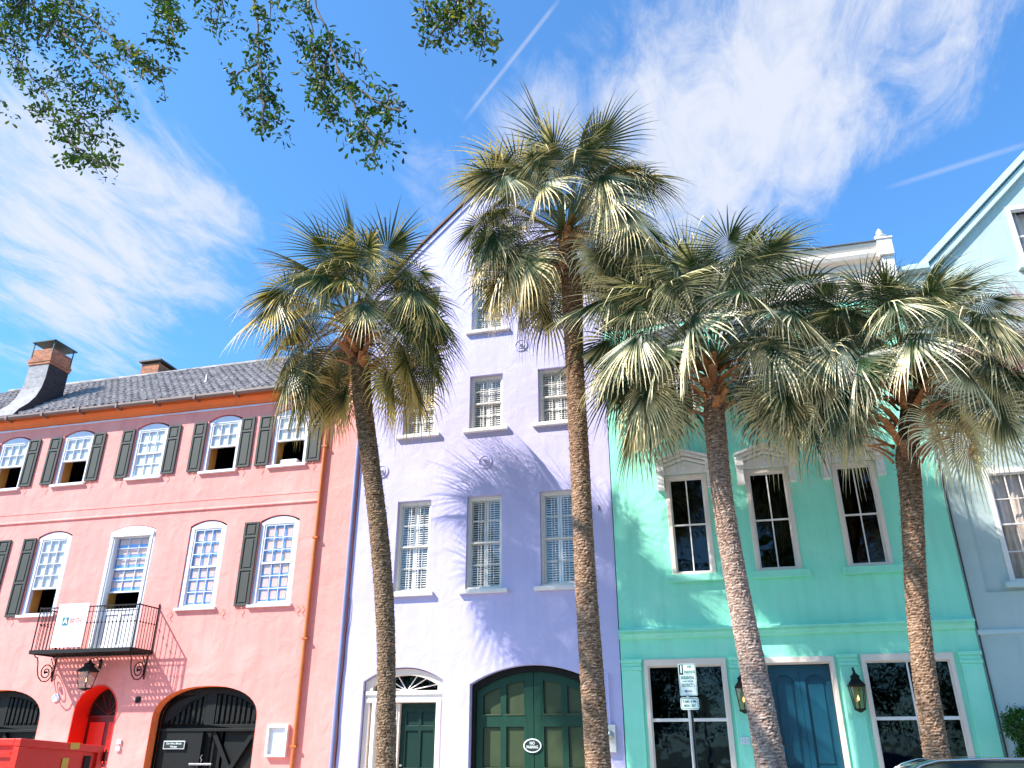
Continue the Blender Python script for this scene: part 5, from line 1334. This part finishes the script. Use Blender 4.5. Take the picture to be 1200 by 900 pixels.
def gsec(x,zt,hw,zb=.97): 
    k=(zt-zb)/.5
    return [(cx+x,cy-hw*.93,zb),(cx+x,cy-hw*(.93-.13*k),zt-.05*k),(cx+x,cy-hw*(.86-.16*k),zt),(cx+x,cy+hw*(.86-.16*k),zt),(cx+x,cy+hw*(.93-.13*k),zt-.05*k),(cx+x,cy+hw*.93,zb)]
loft([gsec(-1.35,.99,.90),gsec(-1.0,1.18,.9),gsec(-.55,1.38,.9),gsec(-.35,1.42,.9),gsec(1.2,1.42,.9),gsec(1.6,1.34,.9),gsec(2.1,1.0,.88)],'cabin_glass',M['signblack'],car)
def rsec(x,z,hw,t=.03): return [(cx+x,cy-hw,z-.035),(cx+x,cy-hw*.93,z),(cx+x,cy-hw*.5,z+t),(cx+x,cy+hw*.5,z+t),(cx+x,cy+hw*.93,z),(cx+x,cy+hw,z-.035)]
loft([rsec(-.72,1.34,.66,.01),rsec(-.45,1.415,.66),rsec(0,1.44,.66),rsec(.7,1.445,.66),rsec(1.25,1.43,.66),rsec(1.6,1.37,.64,.01)],'roof',M['carpaint'],car)
b=MB()
for s in (-1,1): b.tube([(cx-1.15,cy+s*.80,1.06),(cx-.62,cy+s*.685,1.375),(cx-.4,cy+s*.68,1.435),(cx+.3,cy+s*.675,1.462),(cx+1.1,cy+s*.675,1.45),(cx+1.5,cy+s*.69,1.39)],.016,8)
mk('roof_trim',b,M['chrome'],car,smooth=True)
for sx in (-1.4,1.42):
    for s in (-1,1):
        b=MB(); yy=cy+s*.9
        b.lathe([(.2,-.0),(.31,0),(.34,.03),(.34,.19),(.31,.22),(.2,.22)],(cx+sx,yy+.11,.34),28,'y'); wh=mk('wheel',b,M['rubber'],car)
        r=MB(); r.lathe([(.001,.0),(.06,-.01),(.2,.02),(.21,.0)],(cx+sx,yy+(.11 if s<0 else -.0) -(.225 if s<0 else -.115)+(.0),.34),20,'y'); mk('rim',r,M['galv'],wh)
for s in (-1,1):
    b=MB(); b.box(cx-2.30,cx-2.15,cy+s*.66-.12,cy+s*.66+.12,.62,.74); mk('headlight',b,M['clear'],car,bevel=.02)
    b=MB(); b.box(cx+2.18,cx+2.33,cy+s*.64-.12,cy+s*.64+.12,.72,.88); mk('tail_light',b,M['lamp_red'],car,bevel=.02)
    b=MB(); b.box(cx-.95,cx-.78,cy+s*.96-.09,cy+s*.96+.09,1.0,1.13); mk('mirror',b,M['carpaint'],car,bevel=.03)
    b=MB()
    for x in (-.15,.85): b.box(cx+x,cx+x+.16,cy+s*.915-.012,cy+s*.915+.012,.82,.85)
    mk('door_handle',b,M['chrome'],car)

# ================================================================== ground
def sheet(name,x0,x1,y0,y1,z,mat,kind='structure'):
    b=MB(); b.quad((x0,y0,z),(x1,y0,z),(x1,y1,z),(x0,y1,z)); o=mk(name,b,mat); o['kind']=kind; return o
sheet('ground',-400,400,-400,400,-.02,M['grass'])
sheet('road',-120,120,-13.5,-5.05,0.0,M['asphalt'])
b=MB(); b.box(-120,120,-5.05,-4.9,-.02,.13); o=mk('kerb',b,M['concrete'],bevel=.01); o['kind']='structure'
b=MB(); b.box(-120,120,-4.899,9,-.02,.12); o=mk('pavement',b,M['concrete']); o['kind']='structure'
b=MB(); b.box(-120,120,-13.65,-13.5,-.02,.13); o=mk('kerb',b,M['concrete'],bevel=.01); o['kind']='structure'
b=MB(); b.box(-120,120,-22.5,-13.651,-.02,.12); o=mk('pavement',b,M['concrete']); o['kind']='structure'
b=MB(); b.box(-120,120,-9.15,-9.05,.001,.004); b.box(-120,120,-8.95,-8.85,.001,.004); o=mk('road_marking',b,M['yellowline']); o['kind']='structure'

# ================================================================== park trees behind the viewer (what the windows mirror)
rg=random.Random(12)
for k,(x,y,h) in enumerate([(-27,-36,12),(-17,-39,14),(-6,-37,13),(5,-40,15),(16,-37,13),(27,-40,14)]):
    lab=['park oak far left behind the street','park oak second from left','park oak third from left','broad park oak near the middle','park oak right of the middle','park oak far right'][k]+' across the road from the houses'
    t=thing('park_tree',lab,'tree',(x,y,0),'park trees across the road')
    b=MB(); b.tube([(x,y,0),(x+.1,y,2),(x,y,h*.45)],[.45,.34,.25],10)
    for q in range(6): a=q*1.05; b.tube([(x,y,h*.35),(x+math.cos(a)*1.6,y+math.sin(a)*1.6,h*.55),(x+math.cos(a)*3,y+math.sin(a)*3,h*.75)],[.2,.14,.06],6)
    mk('trunk',b,M['oakbark'],t)
    b=MB(); cols=[]
    for q in range(110):
        a=rg.uniform(0,6.28); r=rg.uniform(0,6); zz=h*rg.uniform(.2,1.0); r*=1.1-.5*abs(zz/h-.6)
        leafcloud(b,cols,(x+r*math.cos(a),y+r*math.sin(a),zz),(1.6,1.6,1.2),80,rg,.5,OT)
    mk('crown',b,M['leaf'],t,colors=cols)

# ================================================================== sky, sun, camera
SUN=V((-1.34,-1.0,1.64)).normalized(); el=math.asin(SUN.z); az=math.atan2(SUN.x,SUN.y)
w=bpy.data.worlds.new('World'); scene.world=w; w.use_nodes=True; nt=w.node_tree; nt.nodes.clear()
out=N(nt,'ShaderNodeOutputWorld'); bg=N(nt,'ShaderNodeBackground'); L(nt,bg.outputs[0],out.inputs[0])
sky=N(nt,'ShaderNodeTexSky',sky_type='NISHITA',sun_disc=False,sun_elevation=el,sun_rotation=az%(2*math.pi),altitude=0,air_density=1.0,dust_density=.8,ozone_density=3.0)
tc=N(nt,'ShaderNodeTexCoord'); D=tc.outputs['Generated']
def math_(op,a,b=None,clamp=False):
    n=N(nt,'ShaderNodeMath',operation=op); n.use_clamp=clamp
    for i,v in enumerate((a,b)):
        if v is None: continue
        if isinstance(v,(int,float)): n.inputs[i].default_value=v
        else: L(nt,v,n.inputs[i])
    return n.outputs[0]
def blob(d,k0,k1,amp):
    """soft patch of cloud around direction d"""
    vm=N(nt,'ShaderNodeVectorMath',operation='DOT_PRODUCT'); L(nt,nrmD,vm.inputs[0]); vm.inputs[1].default_value=V(d).normalized()
    mr=N(nt,'ShaderNodeMapRange',interpolation_type='SMOOTHSTEP'); mr.inputs[1].default_value=math.cos(R(k0)); mr.inputs[2].default_value=math.cos(R(k1)); mr.inputs[3].default_value=0; mr.inputs[4].default_value=amp
    L(nt,vm.outputs['Value'],mr.inputs[0]); return mr.outputs[0]
nn_=N(nt,'ShaderNodeVectorMath',operation='NORMALIZE'); L(nt,D,nn_.inputs[0]); nrmD=nn_.outputs[0]
sp=N(nt,'ShaderNodeSeparateXYZ'); L(nt,nrmD,sp.inputs[0])
zz=math_('MAXIMUM',sp.outputs[2],.06); cb=N(nt,'ShaderNodeCombineXYZ'); L(nt,math_('DIVIDE',sp.outputs[0],zz),cb.inputs[0]); L(nt,math_('DIVIDE',sp.outputs[1],zz),cb.inputs[1])
mp=N(nt,'ShaderNodeMapping'); mp.inputs['Rotation'].default_value=(0,0,R(35)); mp.inputs['Scale'].default_value=(1.25,.75,1); mp.inputs['Location'].default_value=(3.3,1.7,0); L(nt,cb.outputs[0],mp.inputs[0])
n1=N(nt,'ShaderNodeTexNoise',Scale=1.9,Detail=9.0,Roughness=.62,Distortion=.35); L(nt,mp.outputs[0],n1.inputs['Vector'])
mp2=N(nt,'ShaderNodeMapping'); mp2.inputs['Rotation'].default_value=(0,0,R(-25)); mp2.inputs['Scale'].default_value=(2.2,.9,1); L(nt,cb.outputs[0],mp2.inputs[0])
n2=N(nt,'ShaderNodeTexNoise',Scale=4.6,Detail=12.0,Roughness=.68,Distortion=.7); L(nt,mp2.outputs[0],n2.inputs['Vector'])
amt=math_('ADD',math_('MULTIPLY',n1.outputs['Fac'],.95),math_('MULTIPLY',n2.outputs['Fac'],.75)); amt=math_('SUBTRACT',amt,.37)
for d,a,c,amp in CLOUDS: amt=math_('ADD',amt,blob(d,a,c,amp))
mr=N(nt,'ShaderNodeMapRange',interpolation_type='SMOOTHSTEP'); mr.inputs[1].default_value=.52; mr.inputs[2].default_value=1.0; mr.inputs[3].default_value=.02; mr.inputs[4].default_value=.92; L(nt,amt,mr.inputs[0])
# contrails: great-circle streaks
cl=mr.outputs[0]
for d1,d2,wd,amp in TRAILS:
    a=V(d1).normalized(); c=V(d2).normalized(); n_=a.cross(c).normalized(); m_=(a+c).normalized()
    vm=N(nt,'ShaderNodeVectorMath',operation='DOT_PRODUCT'); L(nt,nrmD,vm.inputs[0]); vm.inputs[1].default_value=n_
    ab=math_('ABSOLUTE',vm.outputs['Value']); q=N(nt,'ShaderNodeMapRange',interpolation_type='SMOOTHSTEP'); q.inputs[1].default_value=wd; q.inputs[2].default_value=0; q.inputs[3].default_value=0; q.inputs[4].default_value=amp; L(nt,ab,q.inputs[0])
    half=math.degrees(a.angle(c))/2; e=blob(m_,half*1.15,half*.6,1.0)
    tr=math_('MULTIPLY',math_('MULTIPLY',q.outputs[0],e),math_('ADD',math_('MULTIPLY',n2.outputs['Fac'],1.2),.2)); cl=math_('MAXIMUM',cl,tr)
tint=N(nt,'ShaderNodeMix',data_type='RGBA',blend_type='MULTIPLY'); tint.inputs[0].default_value=1; tint.inputs[7].default_value=(*SKYTINT,1); L(nt,sky.outputs[0],tint.inputs[6])
mx=N(nt,'ShaderNodeMix',data_type='RGBA'); mx.inputs[7].default_value=(*CLOUDCOL,1); L(nt,cl,mx.inputs[0]); L(nt,tint.outputs[2],mx.inputs[6])
L(nt,mx.outputs[2],bg.inputs[0]); bg.inputs[1].default_value=.13
sl=bpy.data.lights.new('sun','SUN'); sl.energy=4.5; sl.angle=R(.53); sl.color=(1,.955,.88)
so=bpy.data.objects.new('sun',sl); COL.objects.link(so); so.rotation_euler=(-SUN).to_track_quat('-Z','Y').to_euler(); so.location=(-20,-30,30)
cam=bpy.data.cameras.new('camera'); co=bpy.data.objects.new('camera',cam); COL.objects.link(co); scene.camera=co
cam.sensor_width=36; cam.lens=932/1200*36; cam.clip_end=2000
co.location=(0,-20,1.6); co.rotation_euler=(R(90+24.56),0,R(14.3))
for o in THINGS: del o['world_base']
vs=scene.view_settings; vs.view_transform='Standard'; vs.look='None'; vs.exposure=EXPO; vs.gamma=1; vs.use_curve_mapping=False
scene.render.engine='CYCLES'; scene.render.resolution_x=1024; scene.render.resolution_y=768
scene.cycles.max_bounces=8; scene.cycles.transparent_max_bounces=16
